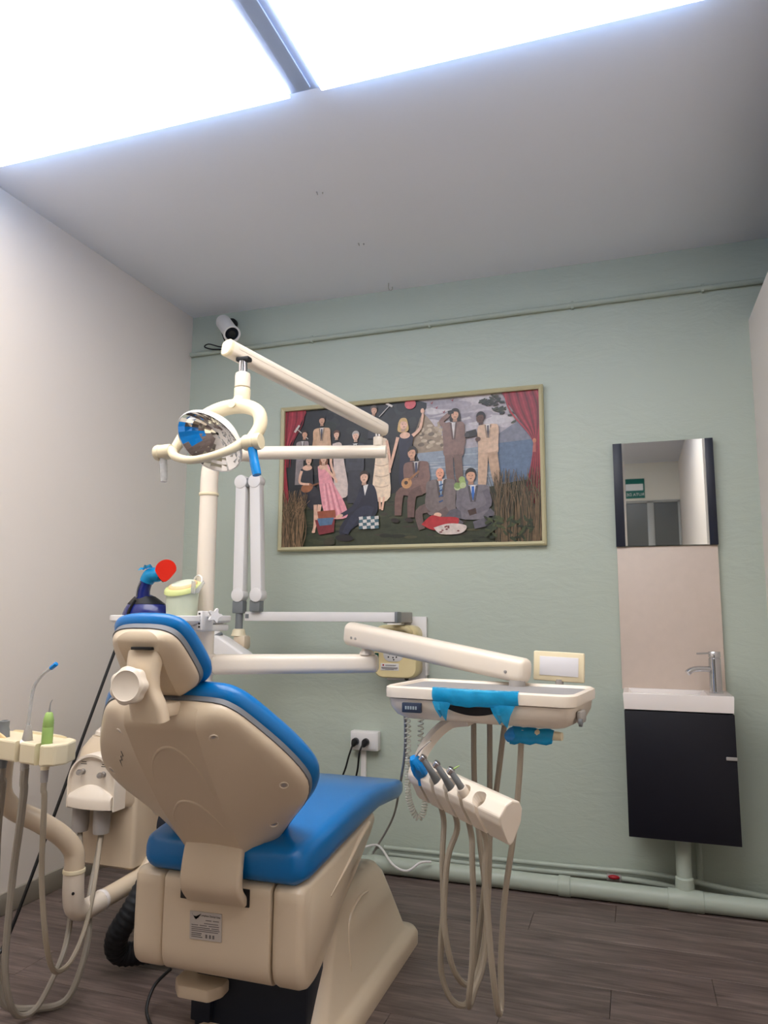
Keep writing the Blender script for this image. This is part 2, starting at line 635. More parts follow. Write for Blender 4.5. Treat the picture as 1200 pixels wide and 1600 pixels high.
# luminous ceiling panels
PZ = H - .045
for x0, x1, lb in ((-2.02, -.896, 'large white luminous ceiling panel on the left, above the off-white wall'), (-.795, .245, 'large white luminous ceiling panel right of the blue-tinted divider strip')):
    t = thing('ceiling_light_panel', lb, 'ceiling light', ((x0 + x1) / 2, 1.066, PZ), 'luminous ceiling panels')
    MB().bb(x0, x1, .35, 1.782, PZ, PZ + .005).build('diffuser', 'panel', t)
    MB().bb(x0 + .004, x1 - .004, 1.774, 1.778, PZ + .005, H - .001).build('added_glow_edge', 'glowedge', t)  # glowing strips added out of view, to cast blue on the ceiling
    MB().bb(x0 + .004, x1 - .004, .354, .358, PZ + .005, H - .001).build('added_glow_edge', 'glowedge', t)
    xo = x0 + .004 if x0 < -1 else x1 - .008
    MB().bb(xo, xo + .004, .358, 1.774, PZ + .005, H - .001).build('added_glow_edge', 'glowedge', t)
dv_ = struct(MB().bb(-.8955, -.7955, .35, 1.778, PZ + .008, H, .002).build('trim_1', 'divider'), 'narrow divider strip between the two ceiling panels, tinted blue as panel glow')
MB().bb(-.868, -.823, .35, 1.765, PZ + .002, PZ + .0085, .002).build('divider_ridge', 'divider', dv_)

# ceiling hook and screw marks
MB().tube([(-1.03, 3.12, 2.6), (-1.03, 3.12, 2.575), (-1.022, 3.12, 2.562), (-1.012, 3.12, 2.566), (-1.012, 3.12, 2.578)], .0022, 6, 4).build('ceiling_hook', 'steel')
tag(bpy.data.objects['ceiling_hook'], 'small metal hook in the ceiling near the green wall', 'hook')
for (x, y), lb in (((-1.048, 2.32), 'tiny screw left in the ceiling, nearer the light panels'), ((-1.034, 2.724), 'tiny screw left in the ceiling, nearer the green wall')):
    o = MB().cyl((x, y, 2.6), (x + .004, y, 2.588), .003, .002, 8).cyl((x + .02, y + .01, 2.6), (x + .02, y + .01, 2.594), .003, .002, 8).build('ceiling_screw', 'steel')
    tag(o, lb, 'screw')

# conduit under the ceiling on the green wall
cd = MB()
cd.tube([(-2.14, 3.187, 2.392), (-.8, 3.187, 2.402), (.3, 3.187, 2.411), (1.45, 3.187, 2.42)], .0125, 10, 3)
for x in (-1.45, -.85, -.2, .33):
    z = 2.392 + .0078 * (x + 2.14)
    cd.box((x, 3.19, z), (.012, .024, .034), None, .003)
tag(cd.build('wall_conduit', 'pipe'), 'thin green painted conduit running high along the green wall', 'pipe')

# ================================================================== GREEN WALL: PICTURE
FX0, FX1, FZ0, FZ1 = -1.603, -.335, 1.350, 2.058
pic = thing('framed_picture', 'wide framed group portrait in a garden, pale gold frame, on the green wall', 'picture', ((FX0 + FX1) / 2, YB, FZ0))
fw_ = 0.019
for a, b in (((FX0, FZ0), (FX1, FZ0)), ((FX1, FZ0), (FX1, FZ1)), ((FX1, FZ1), (FX0, FZ1)), ((FX0, FZ1), (FX0, FZ0))):
    cx, cz = (FX0 + FX1) / 2, (FZ0 + FZ1) / 2

    def inn(p, q=fw_):
        return (p[0] + (q if p[0] < cx else -q), p[1] + (q if p[1] < cz else -q))
    rings = []
    for p in (a, b):
        i = inn(p)
        j = inn(p, fw_ * .35)
        rings.append([(p[0], YB - .001, p[1]), (p[0], YB - .026, p[1]), (j[0], YB - .032, j[1]), (i[0], YB - .024, i[1]), (i[0], YB - .001, i[1])])
    MB().rings(rings).build('frame_rail', 'frame', pic, sharp=15)


def art_material():
    m = bpy.data.materials.new('printed_canvas')
    m.use_nodes = True
    nt = m.node_tree
    b = nt.nodes['Principled BSDF']
    at = nt.nodes.new('ShaderNodeVertexColor')
    at.layer_name = 'ink'
    tc = nt.nodes.new('ShaderNodeTexCoord')
    n = nt.nodes.new('ShaderNodeTexNoise')
    n.inputs['Scale'].default_value = 55
    n.inputs['Detail'].default_value = 6
    nt.links.new(tc.outputs['Object'], n.inputs['Vector'])
    mr = nt.nodes.new('ShaderNodeMapRange')
    mr.inputs[3].default_value = 0.62
    mr.inputs[4].default_value = 1.4
    nt.links.new(n.outputs['Fac'], mr.inputs[0])
    mx = nt.nodes.new('ShaderNodeMix')
    mx.data_type = 'RGBA'
    mx.blend_type = 'MULTIPLY'
    mx.inputs[0].default_value = 1
    nt.links.new(at.outputs[0], mx.inputs[6])
    nt.links.new(mr.outputs[0], mx.inputs[7])
    nt.links.new(mx.outputs[2], b.inputs['Base Color'])
    b.inputs['Roughness'].default_value = 0.38
    return m


class Art:
    """flat printed picture: coloured shapes lying on one sheet"""
    U0, U1 = FX0 + fw_ - .001, FX1 - fw_ + .001
    Z0, Z1 = FZ0 + fw_ - .001, FZ1 - fw_ + .001

    def __init__(self):
        self.bm = bmesh.new()
        self.lay = self.bm.loops.layers.float_color.new('ink')
        self.n = 0

    def uv(self, p):
        # sketch units 0..1080 across, 0..600 down (a plain rectangle)
        x, y = p
        return (x / 1080, y / 600)

    def poly(self, pts, col):
        self.n += 1
        yv = YB - .004 - self.n * 0.00002
        vs = []
        for p in pts:
            u, v = self.uv(p)
            u, v = min(max(u, 0), 1), min(max(v, 0), 1)
            vs.append(self.bm.verts.new((self.U0 + (self.U1 - self.U0) * u, yv, self.Z1 - (self.Z1 - self.Z0) * v)))
        try:
            f = self.bm.faces.new(vs)
        except ValueError:
            return
        f.normal_update()
        if f.normal.y > 0:
            f.normal_flip()
        c = rgb(*col)
        for l in f.loops:
            l[self.lay] = c

    def ell(self, x, y, rx, ry, col, rot=0, n=16):
        ca, sa = math.cos(rot), math.sin(rot)
        self.poly([(x + rx * math.cos(t) * ca - ry * math.sin(t) * sa, y + rx * math.cos(t) * sa + ry * math.sin(t) * ca) for t in (2 * PI * i / n for i in range(n))], col)

    def limb(self, pts, w, col):
        pts = catmull([(p[0], p[1], 0) for p in pts], 4)
        L, R = [], []
        for i, p in enumerate(pts):
            t = (pts[min(i + 1, len(pts) - 1)] - pts[max(i - 1, 0)]).normalized()
            nn = V((-t.y, t.x, 0))
            f = i / (len(pts) - 1)
            ww = (w[0] + (w[1] - w[0]) * f) / 2 if isinstance(w, tuple) else w / 2
            L.append(p + nn * ww)
            R.append(p - nn * ww)
        for i in range(len(pts) - 1):
            self.n -= .9
            self.poly([(q.x, q.y) for q in (L[i], L[i + 1], R[i + 1], R[i])], col)
        self.n += 1

    def smooth(self, pts, col):
        c = catmull([(p[0], p[1], 0) for p in pts + pts[:1]], 4)
        self.poly([(q.x, q.y) for q in c[:-1]], col)

    def head(self, x, y, r, skin, hair, long=False, bald=False, look=0):
        if long:
            self.smooth([(x - r * 1.05, y - r * .4), (x - r * .5, y - r * 1.3), (x + r * .6, y - r * 1.3), (x + r * 1.05, y - r * .3), (x + r * 1.1, y + r * 1.6), (x - r * 1.1, y + r * 1.6)], hair)
        if not bald:
            self.ell(x, y - r * .35, r * 1.0, r * 1.05, hair)
        self.poly([(x - r * .4, y + r * .5), (x + r * .4, y + r * .5), (x + r * .5, y + r * 1.7), (x - r * .5, y + r * 1.7)], tuple(int(c * .85) for c in skin))
        self.ell(x + look * r * .15, y + r * .12, r * .82, r * 1.08, skin)
        if not bald:
            self.smooth([(x - r * .9, y - r * .1), (x - r * .7, y - r * 1.0), (x + r * .1, y - r * 1.25), (x + r * .8, y - r * .9), (x + r * .9, y - r * .1), (x + r * .5, y - r * .55), (x - r * .3, y - r * .6)], hair)
        dk = tuple(int(c * .55) for c in skin)
        for sx in (-.32, .32):
            self.ell(x + (sx + look * .2) * r, y + r * .02, r * .12, r * .08, dk, 0, 8)
        self.ell(x + look * r * .2, y + r * .62, r * .26, r * .08, dk, 0, 8)


A = Art()
A.poly([(0, 0), (1080, 0), (1080, 600), (0, 600)], (34, 38, 42))
# evening sky, water, far shore
A.poly([(560, 0), (1080, 0), (1080, 330), (560, 330)], (168, 160, 166))
for i in range(26):
    A.ell(600 + random.random() * 420, 10 + random.random() * 150, 40 + random.random() * 60, 8 + random.random() * 14, random.choice([(188, 180, 184), (150, 144, 152), (196, 190, 192), (160, 152, 160)]), random.uniform(-.3, .1))
A.smooth([(860, 210), (930, 160), (1000, 120), (1080, 100), (1080, 260), (860, 260)], (122, 124, 138))
A.smooth([(560, 30), (620, 60), (680, 140), (720, 200), (700, 230), (560, 250)], (150, 132, 112))
for i in range(30):
    A.ell(590 + random.random() * 110, 90 + random.random() * 120, 5 + random.random() * 9, 4 + random.random() * 6, random.choice([(176, 158, 134), (112, 98, 84), (190, 172, 148)]))
A.poly([(560, 225), (1080, 205), (1080, 420), (560, 400)], (138, 148, 160))
for i in range(24):
    A.ell(620 + random.random() * 420, 232 + random.random() * 130, 50, 3, random.choice([(160, 168, 178), (118, 130, 146), (176, 180, 186)]))
A.poly([(900, 205), (1080, 195), (1080, 380), (930, 360)], (92, 112, 138))
# dark wood behind the group
A.smooth([(70, 0), (590, 0), (600, 80), (570, 180), (610, 300), (560, 420), (0, 430), (0, 0)], (26, 30, 36))
for i in range(60):
    A.ell(90 + random.random() * 480, random.random() * 330, 12 + random.random() * 22, 8 + random.random() * 20, random.choice([(20, 24, 28), (38, 42, 44), (32, 40, 36), (46, 44, 46)]), random.random())
# meadow
A.smooth([(0, 400), (200, 410), (420, 400), (560, 370), (700, 360), (860, 380), (1080, 370), (1080, 600), (0, 600)], (52, 58, 40))
for i in range(130):
    A.ell(random.random() * 1080, 400 + random.random() * 195, 14 + random.random() * 30, 3 + random.random() * 6, random.choice([(44, 50, 34), (62, 66, 44), (74, 72, 48), (36, 40, 30), (56, 50, 40)]))
# tree branch, upper right
for i in range(46):
    x = 850 + random.random() * 130
    A.ell(x, 10 + random.random() * (20 + (x - 850) * .75), 12, 4, random.choice([(40, 46, 38), (58, 62, 48), (30, 34, 30)]), random.uniform(-.8, .8), 8)
# curtains
A.smooth([(0, 0), (95, 0), (72, 60), (45, 120), (14, 170), (10, 260), (24, 390), (0, 390)], (150, 34, 52))
for x0, x1, c in ((14, 6, (112, 20, 36)), (34, 12, (176, 52, 68)), (54, 18, (116, 22, 38)), (74, 24, (168, 46, 62)), (86, 34, (120, 24, 40))):
    A.limb([(x0, 0), (x0 - 4, 60), (x1, 150), (x1 - 6, 250)], (7, 3), c)
A.smooth([(935, 0), (1080, 0), (1080, 420), (1010, 425), (1040, 330), (1062, 230), (1040, 170), (985, 90)], (140, 30, 48))
for k in range(9):
    x = 948 + k * 15
    A.limb([(x, 0), (x + 20, 80), (1048 + k * 3, 190), (1052 + k * 3, 260), (1018 + k * 7, 420)], (7, 5), (106, 18, 34) if k % 2 else (164, 46, 62))
A.ell(1058, 205, 7, 10, (190, 120, 90))
A.limb([(1058, 212), (1056, 250)], (9, 13), (176, 96, 84))
# red lantern, birds, blossoms
A.ell(562, 14, 24, 22, (206, 92, 98))
for x, y in ((650, 18), (700, 60), (735, 14), (670, 40)):
    A.poly([(x - 8, y - 6), (x, y), (x + 9, y - 8), (x + 3, y + 5)], (150, 50, 56))
# glow of a lantern pole on the left and a mallet
A.limb([(52, 78), (110, 130)], 4, (190, 182, 172))
A.limb([(46, 96), (68, 66)], 9, (206, 198, 190))
A.limb([(428, 58), (478, 8)], 4, (180, 172, 164))
A.limb([(458, 2), (486, 18)], 9, (206, 198, 190))
SK, SK2, SKD = (222, 178, 152), (204, 156, 128), (92, 60, 48)
BR, BK, BLD, GR = (52, 36, 30), (24, 20, 20), (206, 170, 112), (176, 168, 160)


def suit(x, y, w_, h, col, shirt=(218, 214, 210), tie=None):
    A.smooth([(x - w_ * .32, y - h * .02), (x - w_ * .62, y + h * .08), (x - w_ * .6, y + h * .6), (x - w_ * .5, y + h), (x + w_ * .5, y + h), (x + w_ * .6, y + h * .6), (x + w_ * .62, y + h * .08), (x + w_ * .32, y - h * .02)], col)
    A.poly([(x - w_ * .16, y - h * .02), (x + w_ * .16, y - h * .02), (x, y + h * .48)], shirt)
    if tie:
        A.poly([(x - w_ * .05, y + h * .02), (x + w_ * .05, y + h * .02), (x + w_ * .06, y + h * .36), (x, y + h * .46), (x - w_ * .06, y + h * .36)], tie)
    dk = tuple(int(c * .72) for c in col)
    A.limb([(x - w_ * .16, y), (x - w_ * .05, y + h * .5)], w_ * .1, dk)
    A.limb([(x + w_ * .16, y), (x + w_ * .05, y + h * .5)], w_ * .1, dk)


# back row standing
A.limb([(75, 160), (70, 330)], (34, 36), (132, 122, 122))
suit(84, 140, 46, 80, (150, 138, 138), (190, 186, 184))
A.head(92, 108, 14, SK2, BR, look=1)
suit(172, 88, 62, 110, (206, 170, 138), tie=(46, 46, 66))
A.limb([(146, 100), (134, 190)], (18, 14), (198, 160, 128))
A.limb([(200, 100), (212, 190)], (18, 14), (198, 160, 128))
A.head(172, 52, 15, SK2, BK)
A.limb([(405, 60), (398, 150)], (32, 40), (46, 46, 56))
A.poly([(396, 60), (412, 60), (404, 88)], (220, 216, 212))
A.head(404, 26, 15, SK2, (80, 70, 66), look=1)
# woman in pale long gown, man in charcoal, woman in tiered cream dress
A.smooth([(222, 160), (262, 160), (276, 240), (296, 380), (238, 380), (228, 240)], (206, 188, 178))
A.limb([(222, 168), (216, 240), (236, 300)], (13, 9), SK)
A.head(240, 120, 14, SK, (92, 56, 40))
suit(324, 168, 66, 120, (58, 60, 70), tie=(30, 30, 40))
A.limb([(312, 280), (308, 420)], 32, (48, 50, 60))
A.limb([(338, 280), (340, 420)], 32, (48, 50, 60))
A.limb([(292, 186), (300, 230), (334, 236)], (20, 16), (52, 54, 64))
A.head(326, 132, 16, SK, GR)
A.smooth([(412, 155), (462, 155), (466, 220), (478, 400), (404, 400), (414, 230)], (232, 208, 180))
for yy_ in (215, 262, 308, 352):
    A.limb([(411, yy_), (440, yy_ + 7), (471, yy_)], 5, (204, 176, 148))
A.limb([(462, 162), (474, 230), (476, 300)], (12, 9), SK)
A.limb([(432, 400), (436, 450)], 9, SK)
A.limb([(452, 400), (444, 455)], 9, SK)
A.head(440, 118, 15, SK, BK)
# blonde woman in navy gown waving
A.smooth([(510, 150), (572, 145), (570, 210), (582, 330), (520, 360), (518, 240)], (30, 34, 56))
A.limb([(572, 150), (604, 120), (616, 60)], (15, 9), SK)
A.limb([(510, 152), (490, 230), (478, 280)], (14, 9), SK)
A.ell(540, 146, 22, 14, SK)
A.ell(614, 48, 8, 11, SK)
A.head(532, 98, 19, SK, BLD, long=True, look=1)
# man with binoculars, photographer
suit(742, 108, 70, 140, (132, 104, 96), (206, 200, 196))
A.limb([(722, 240), (728, 330), (748, 380)], (34, 26), (120, 94, 86))
A.limb([(758, 240), (764, 330), (772, 380)], (34, 26), (112, 88, 80))
A.limb([(716, 122), (692, 100), (730, 68)], (22, 16), (136, 108, 100))
A.limb([(772, 124), (780, 190), (762, 240)], (22, 16), (126, 98, 90))
A.head(748, 74, 18, SK2, BK, long=True)
A.poly([(718, 58), (742, 54), (744, 70), (722, 74)], (26, 26, 28))
suit(880, 128, 66, 120, (206, 174, 148), (222, 218, 214), tie=(70, 60, 70))
A.limb([(860, 240), (856, 330), (852, 400)], (40, 30), (196, 164, 138))
A.limb([(896, 240), (908, 330), (926, 405)], (40, 30), (186, 154, 128))
A.limb([(900, 140), (892, 190), (840, 182)], (24, 16), (198, 166, 140))
A.head(852, 96, 18, SKD, BK, look=-1)
A.poly([(792, 150), (832, 142), (838, 168), (800, 176)], (30, 28, 30))
A.ell(796, 164, 10, 10, (56, 54, 58))
A.ell(840, 184, 11, 9, SKD)
# seated front row: ukulele player, pink gown
A.smooth([(80, 262), (132, 258), (140, 330), (182, 380), (190, 430), (130, 440), (84, 360)], (36, 36, 46))
A.limb([(170, 420), (160, 480), (140, 540)], (18, 9), SK)
A.limb([(150, 420), (150, 490), (146, 540)], (16, 9), SK)
A.ell(110, 258, 22, 12, SK)
A.ell(110, 345, 28, 20, (150, 92, 58), -.3)
A.limb([(126, 338), (186, 322)], 7, (120, 76, 50))
A.limb([(84, 270), (76, 320), (120, 330)], (12, 9), SK)
A.head(116, 224, 16, SK, BK)
A.smooth([(158, 255), (206, 250), (230, 330), (282, 420), (290, 480), (200, 470), (170, 360)], (224, 150, 158))
for k in range(6):
    A.limb([(186 + k * 8, 330), (206 + k * 13, 470)], (4, 7), (196, 120, 130) if k % 2 else (236, 172, 178))
A.limb([(196, 266), (236, 310), (244, 330)], (13, 9), SK)
A.ell(182, 258, 22, 12, SK)
A.head(184, 222, 16, SK, (120, 72, 44), long=True)
# man in navy suit sitting on the grass
A.smooth([(346, 360), (402, 345), (424, 400), (420, 470), (360, 500), (300, 540), (270, 560), (262, 520), (320, 440)], (30, 34, 52))
A.limb([(404, 462), (372, 452), (336, 470), (300, 520), (286, 548)], (40, 28), (42, 46, 66))
A.limb([(356, 380), (320, 440), (268, 470)], (24, 16), (36, 40, 60))
A.ell(258, 474, 18, 8, SK, -.3)
A.poly([(362, 348), (384, 344), (370, 392)], (224, 220, 216))
A.head(366, 312, 20, SK, BR)
A.ell(282, 566, 40, 14, (28, 26, 30), .1)
# man with ukulele in brown suit, on a chair
suit(588, 262, 84, 130, (122, 92, 84), (196, 190, 186), tie=(60, 64, 90))
A.limb([(560, 380), (520, 390), (512, 480)], (42, 28), (112, 84, 76))
A.limb([(610, 380), (572, 400), (566, 490)], (42, 28), (104, 78, 72))
A.limb([(624, 280), (632, 340), (576, 344)], (28, 18), (128, 98, 90))
A.ell(548, 348, 22, 22, (190, 140, 92), .4)
A.limb([(556, 336), (600, 300)], 8, (150, 104, 70))
A.ell(546, 346, 8, 8, (60, 40, 30))
A.head(572, 222, 20, SK2, (40, 34, 34), look=-1)
for x in (508, 566):
    A.ell(x - 8, 500, 18, 9, (40, 30, 28), .2)
# balding man with striped tie, looking down
suit(690, 342, 96, 140, (118, 106, 104), (220, 216, 212), tie=(120, 150, 180))
A.limb([(650, 450), (600, 470), (612, 540)], (40, 26), (104, 84, 80))
A.limb([(720, 470), (660, 500), (640, 520)], (44, 26), (106, 90, 88))
A.limb([(648, 370), (636, 440), (672, 474)], (26, 18), (112, 100, 98))
for k in range(4):
    A.limb([(682, 366 + k * 22), (698, 360 + k * 22)], 6, (52, 78, 120))
A.ell(676, 484, 16, 10, SK)
A.head(686, 312, 20, (226, 160, 130), BR, bald=True)
# younger man with blue tie, reading
suit(818, 372, 104, 130, (116, 110, 116), (214, 212, 214), tie=(52, 104, 178))
A.limb([(770, 480), (726, 490), (770, 530)], (44, 30), (92, 88, 96))
A.limb([(870, 480), (890, 510), (820, 530)], (44, 30), (96, 92, 100))
A.limb([(776, 390), (760, 450), (800, 476)], (26, 18), (110, 104, 110))
A.limb([(866, 390), (880, 450), (826, 478)], (26, 18), (104, 98, 106))
A.poly([(796, 470), (828, 462), (832, 484), (804, 492)], (70, 50, 44))
A.head(810, 330, 22, SK2, BK)
# picnic things
A.smooth([(610, 520), (650, 486), (690, 492), (760, 500), (740, 540), (660, 545)], (176, 44, 50))
A.smooth([(660, 535), (720, 520), (790, 530), (770, 560), (690, 562)], (206, 190, 180))
for k in range(10):
    A.ell(680 + random.random() * 80, 528 + random.random() * 26, 5, 3, (120, 60, 60))
A.poly([(160, 450), (240, 446), (244, 478), (166, 482)], (150, 78, 54))
A.poly([(150, 486), (240, 484), (236, 540), (170, 550)], (120, 40, 48))
A.poly([(160, 480), (236, 478), (226, 508), (172, 512)], (80, 110, 140))
for r in range(4):
    for c in range(5):
        A.poly([(345 + c * 17, 480 + r * 13), (362 + c * 17, 478 + r * 13), (364 + c * 17, 491 + r * 13), (347 + c * 17, 493 + r * 13)], (62, 96, 106) if (r + c) % 2 else (206, 202, 196))
for i in range(9):
    A.ell(755 + random.random() * 26, 340 + random.random() * 44, 13, 12, random.choice([(150, 170, 104), (180, 192, 140), (124, 148, 88)]))
A.smooth([(190, 575), (226, 560), (240, 590), (196, 592)], (60, 56, 40))
# reeds left and right
for i in range(110):
    x = random.random() * 95
    A.limb([(x, 600), (x + random.uniform(-20, 20), 520 - random.random() * 60), (x + random.uniform(-40, 50), 440 - random.random() * 90)], (4, 1.5), random.choice([(128, 102, 76), (98, 80, 58), (150, 120, 90), (80, 68, 48)]))
for i in range(150):
    x = 905 + random.random() * 180
    A.limb([(x, 600), (x + random.uniform(-14, 14), 500 - random.random() * 60), (x + random.uniform(-30, 30), 400 - random.random() * 90)], (4, 1.5), random.choice([(98, 80, 56), (74, 62, 44), (118, 96, 70), (56, 58, 40)]))
for i in range(60):
    A.ell(870 + random.random() * 180, 500 + random.random() * 90, 14, 5, random.choice([(52, 62, 38), (70, 78, 46), (40, 48, 32)]), random.uniform(-1.2, 1.2), 8)
bm = A.bm
bmesh.ops.translate(bm, vec=-V(pic.location), verts=bm.verts[:])
me = bpy.data.meshes.new('print')
bm.to_mesh(me)
bm.free()
me.materials.append(art_material())
po = bpy.data.objects.new('print', me)
COL.objects.link(po)
po.parent = pic
MB().bb(FX0 + .01, FX1 - .01, YB - .0036, YB - .001, FZ0 + .01, FZ1 - .01).build('backing_board', 'ink', pic)

# ================================================================== GREEN WALL: WASH STAND
t = thing('wall_mirror', 'small wall mirror with dark navy side strips above the beige panel', 'mirror', (.14, YB, 1.336))
MB().bb(-.017, .302, YB - .030, YB - .024, 1.337, 1.767).build('glass', 'mirror', t, sharp=10)
for x0, x1, sx in ((-.0165, -.0085, -1), (.2935, .3015, 1)):
    xa, xb = (x0, x1)
    ya, yb = (YB - .0305, YB - .0325) if sx < 0 else (YB - .0325, YB - .0305)
    MB().prism([(xa, ya, 1.338), (xb, yb, 1.338), (xb, YB - .030, 1.338), (xa, YB - .030, 1.338)], (0, 0, .428)).build('bevelled_edge', 'mirror', t, sharp=5)
MB().bb(-.053, -.0172, YB - .034, YB - .001, 1.336, 1.7675, .001).build('side_strip', 'mirrorside', t)
MB().bb(.3022, .333, YB - .034, YB - .001, 1.336, 1.7675, .001).build('side_strip', 'mirrorside', t)
MB().bb(-.017, .302, YB - .0235, YB - .001, 1.34, 1.764).build('back_board', 'ink', t)
tag(MB().bb(-.051, .331, YB - .020, YB - .001, .762, 1.3355, .0012).build('splash_panel', 'splash'), 'plain beige panel on the wall between mirror and basin', 'panel')

YBF = 2.972
t = thing('wash_basin', 'shallow white rectangular wash basin on the dark cabinet', 'basin', (.145, 3.08, .708))
mb = MB()
x0, x1, y0, y1, z0, z1 = -.0465, .3345, YBF - .004, YB - .001, .709, .7685
out = [(x0, y0), (x1, y0), (x1, y1), (x0, y1)]


def rect(a, b, c, d, z):
    return [(a, c, z), (b, c, z), (b, d, z), (a, d, z)]


mb.rings([rect(x0 + .003, x1 - .003, y0 + .002, y1, z0), rect(x0, x1, y0, y1, z1 - .004), rect(x0 + .002, x1 - .002, y0 + .002, y1, z1),
          rect(x0 + .02, x1 - .085, y0 + .018, y1 - .03, z1), rect(x0 + .026, x1 - .092, y0 + .024, y1 - .036, z1 - .006), rect(x0 + .05, x1 - .12, y0 + .05, y1 - .06, z1 - .04)])
MBo = mb.build('bowl', 'whitegloss', t, sharp=30)
MB().lathe([(.002, 0), (.018, 0), (.02, .002), (.012, .004), (.002, .003)], (.12, 3.07, z1 - .0395), (0, 0, 1), 18).build('drain', 'chrome', t)

fx, fy = .286, 3.075
t = thing('basin_tap', 'chrome single-lever tap standing on the basin', 'tap', (fx, fy, z1))
MB().lathe([(.025, 0), (.025, .004), (.0225, .006), (.0215, .125), (.0215, .128), (.019, .129), (.019, .132), (.0215, .133), (.0215, .152), (.02, .154), (.001, .154)], (fx, fy, z1), (0, 0, 1), 28).build('body', 'chrome', t)
MB().tube([(fx - .015, fy - .004, z1 + .088), (fx - .06, fy - .02, z1 + .089), (fx - .085, fy - .03, z1 + .084), (fx - .099, fy - .036, z1 + .074)], [.011, .011, .0115], 14, 6).build('spout', 'chrome', t)
lv = MB()
lv.strip([(fx - .005, fy - .002, z1 + .149), (fx - .03, fy - .01, z1 + .147), (fx - .062, fy - .022, z1 + .146)], (0.002, .008, 0), (0, 0, .0035), 3)
lv.build('lever', 'chrome', t)

t = thing('vanity_cabinet', 'blue-black wall cabinet hanging under the basin', 'cabinet', (.145, 3.08, .253))
MB().bb(-.042, .331, YBF + .022, YB - .001, .253, .7085, .001).build('body', 'cabinet', t)
dr = MB().bb(-.0435, .333, YBF, YBF + .019, .2535, .7035, .0015).build('door', 'cabinet', t)
MB().bb(.297, .3345, YBF - .006, YBF + .0, .545, .557, .002).build('handle', 'lgrey', dr)

# waste pipe and water pipes along the wall foot
t = thing('waste_pipe', 'thick green painted waste pipe on the floor along the wall, rising under the cabinet', 'pipe', (-.2, 3.06, 0))
ypz = (3.035, .0345)
mb = MB()
mb.cyl((-1.06, ypz[0], ypz[1]), (.49, ypz[0], ypz[1]), .0335, n=24)
mb.build('pipe_run', 'pipe', t)
MB().tube([(-1.05, 3.035, .0345), (-1.12, 2.99, .036), (-1.2, 2.9, .04), (-1.24, 2.8, .045)], .0335, 18, 5).build('elbow_pipe', 'pipe', t)
MB().cyl((.143, 3.06, .03), (.143, 3.06, .255), .027, n=24).build('riser', 'pipe', t)
for x, L in ((.143, .12), (-.285, .045)):
    MB().cyl((x - L / 2, ypz[0], ypz[1]), (x + L / 2, ypz[0], ypz[1]), .0372, n=24, bevel=.003).build('coupling', 'pipe', t)
MB().lathe([(.034, .03), (.032, .085), (.027, .09)], (.143, 3.055, .02), (0, 0, 1), 20).build('tee_neck', 'pipe', t)
t1 = MB().tube([(-1.05, 3.16, .062), (-.8, 3.165, .062), (-.3, 3.165, .066), (0, 3.165, .072), (.15, 3.16, .066), (.3, 3.15, .052), (.48, 3.15, .036)], .0105, 10, 6).build('water_pipe', 'pipe')
tag(t1, 'upper of two thin green painted water pipes at the wall foot', 'pipe', 'water pipes at the wall foot')
mb = MB()
mb.tube([(-1.03, 3.165, .036), (-.6, 3.165, .035), (-.15, 3.165, .043), (.05, 3.16, .040), (.2, 3.15, .026), (.48, 3.14, .018)], .0105, 10, 6)
t2 = mb.build('water_pipe', 'pipe')
tag(t2, 'lower of two thin green painted water pipes, with the red valve', 'pipe', 'water pipes at the wall foot')
t3 = MB().cyl((.205, 3.178, .055), (.205, 3.178, .254), .0105, n=12).build('water_riser', 'pipe')
tag(t3, 'thin green riser pipe behind the thick riser under the cabinet', 'pipe')
t = thing('shut_off_valve', 'small red shut-off valve on the lower water pipe', 'valve', (-.115, 3.13, .03))
MB().cyl((-.135, 3.163, .043), (-.08, 3.163, .043), .0145, n=14, bevel=.003).build('valve_body', 'lgrey', t)
h = MB().ell((-.108, 3.143, .052), (.022, .012, .008), None, 16).build('handle', 'redpaint', t)
MB().cyl((-.108, 3.16, .046), (-.108, 3.143, .052), .005, n=8).build('stem', 'steel', t)
o = MB().tube([(-1.075, 3.165, .064), (-1.085, 3.15, .064), (-1.10, 3.08, .035), (-1.11, 3.05, .014)], .0105, 12, 4).build('pipe_drop', 'pipe')
tag(o, 'short slanting green pipe joining the water pipes behind the chair base', 'pipe')

# socket box with two plugs
t = thing('socket_box', 'white double socket box on the green wall', 'socket', (-1.145, YB, .458))
MB().bb(-1.212, -1.081, YB - .042, YB - .001, .458, .541, .006).build('box', 'white', t)
MB().bb(-1.205, -1.088, YB - .045, YB - .041, .465, .534, .003).build('face_plate', 'white', t)
o = MB().bb(-1.172, -1.147, YB - .014, YB - .001, .12, .4575, .003).build('cable_duct', 'white')
tag(o, 'white cable duct running down from the socket box', 'cable duct')
for i, (px, pts, lb) in enumerate(((-1.183, [(-1.186, 3.128, .492), (-1.200, 3.115, .442), (-1.221, 3.13, .385), (-1.248, 3.14, .321), (-1.275, 3.15, .213), (-1.29, 3.14, .02)], 'black plug and cord, left one in the socket box'),
                                   (-1.135, [(-1.138, 3.128, .496), (-1.150, 3.112, .459), (-1.164, 3.13, .389), (-1.178, 3.14, .327), (-1.188, 3.14, .171), (-1.2, 3.12, .02)], 'black plug and cord, right one in the socket box'))):
    t = thing('power_plug', lb, 'plug', (px, 3.13, .48), 'plugs in the socket box')
    MB().cyl((px, YB - .046, .497), (px, YB - .066, .497), .0165, .015, 16, .002).lathe([(.015, 0), (.011, .012), (.006, .02)], (px, YB - .064, .496), (-.2, -.6, -.8), 12).build('plug', 'black', t)
    MB().tube(pts, .0042, 8, 6).build('cord', 'black', t)

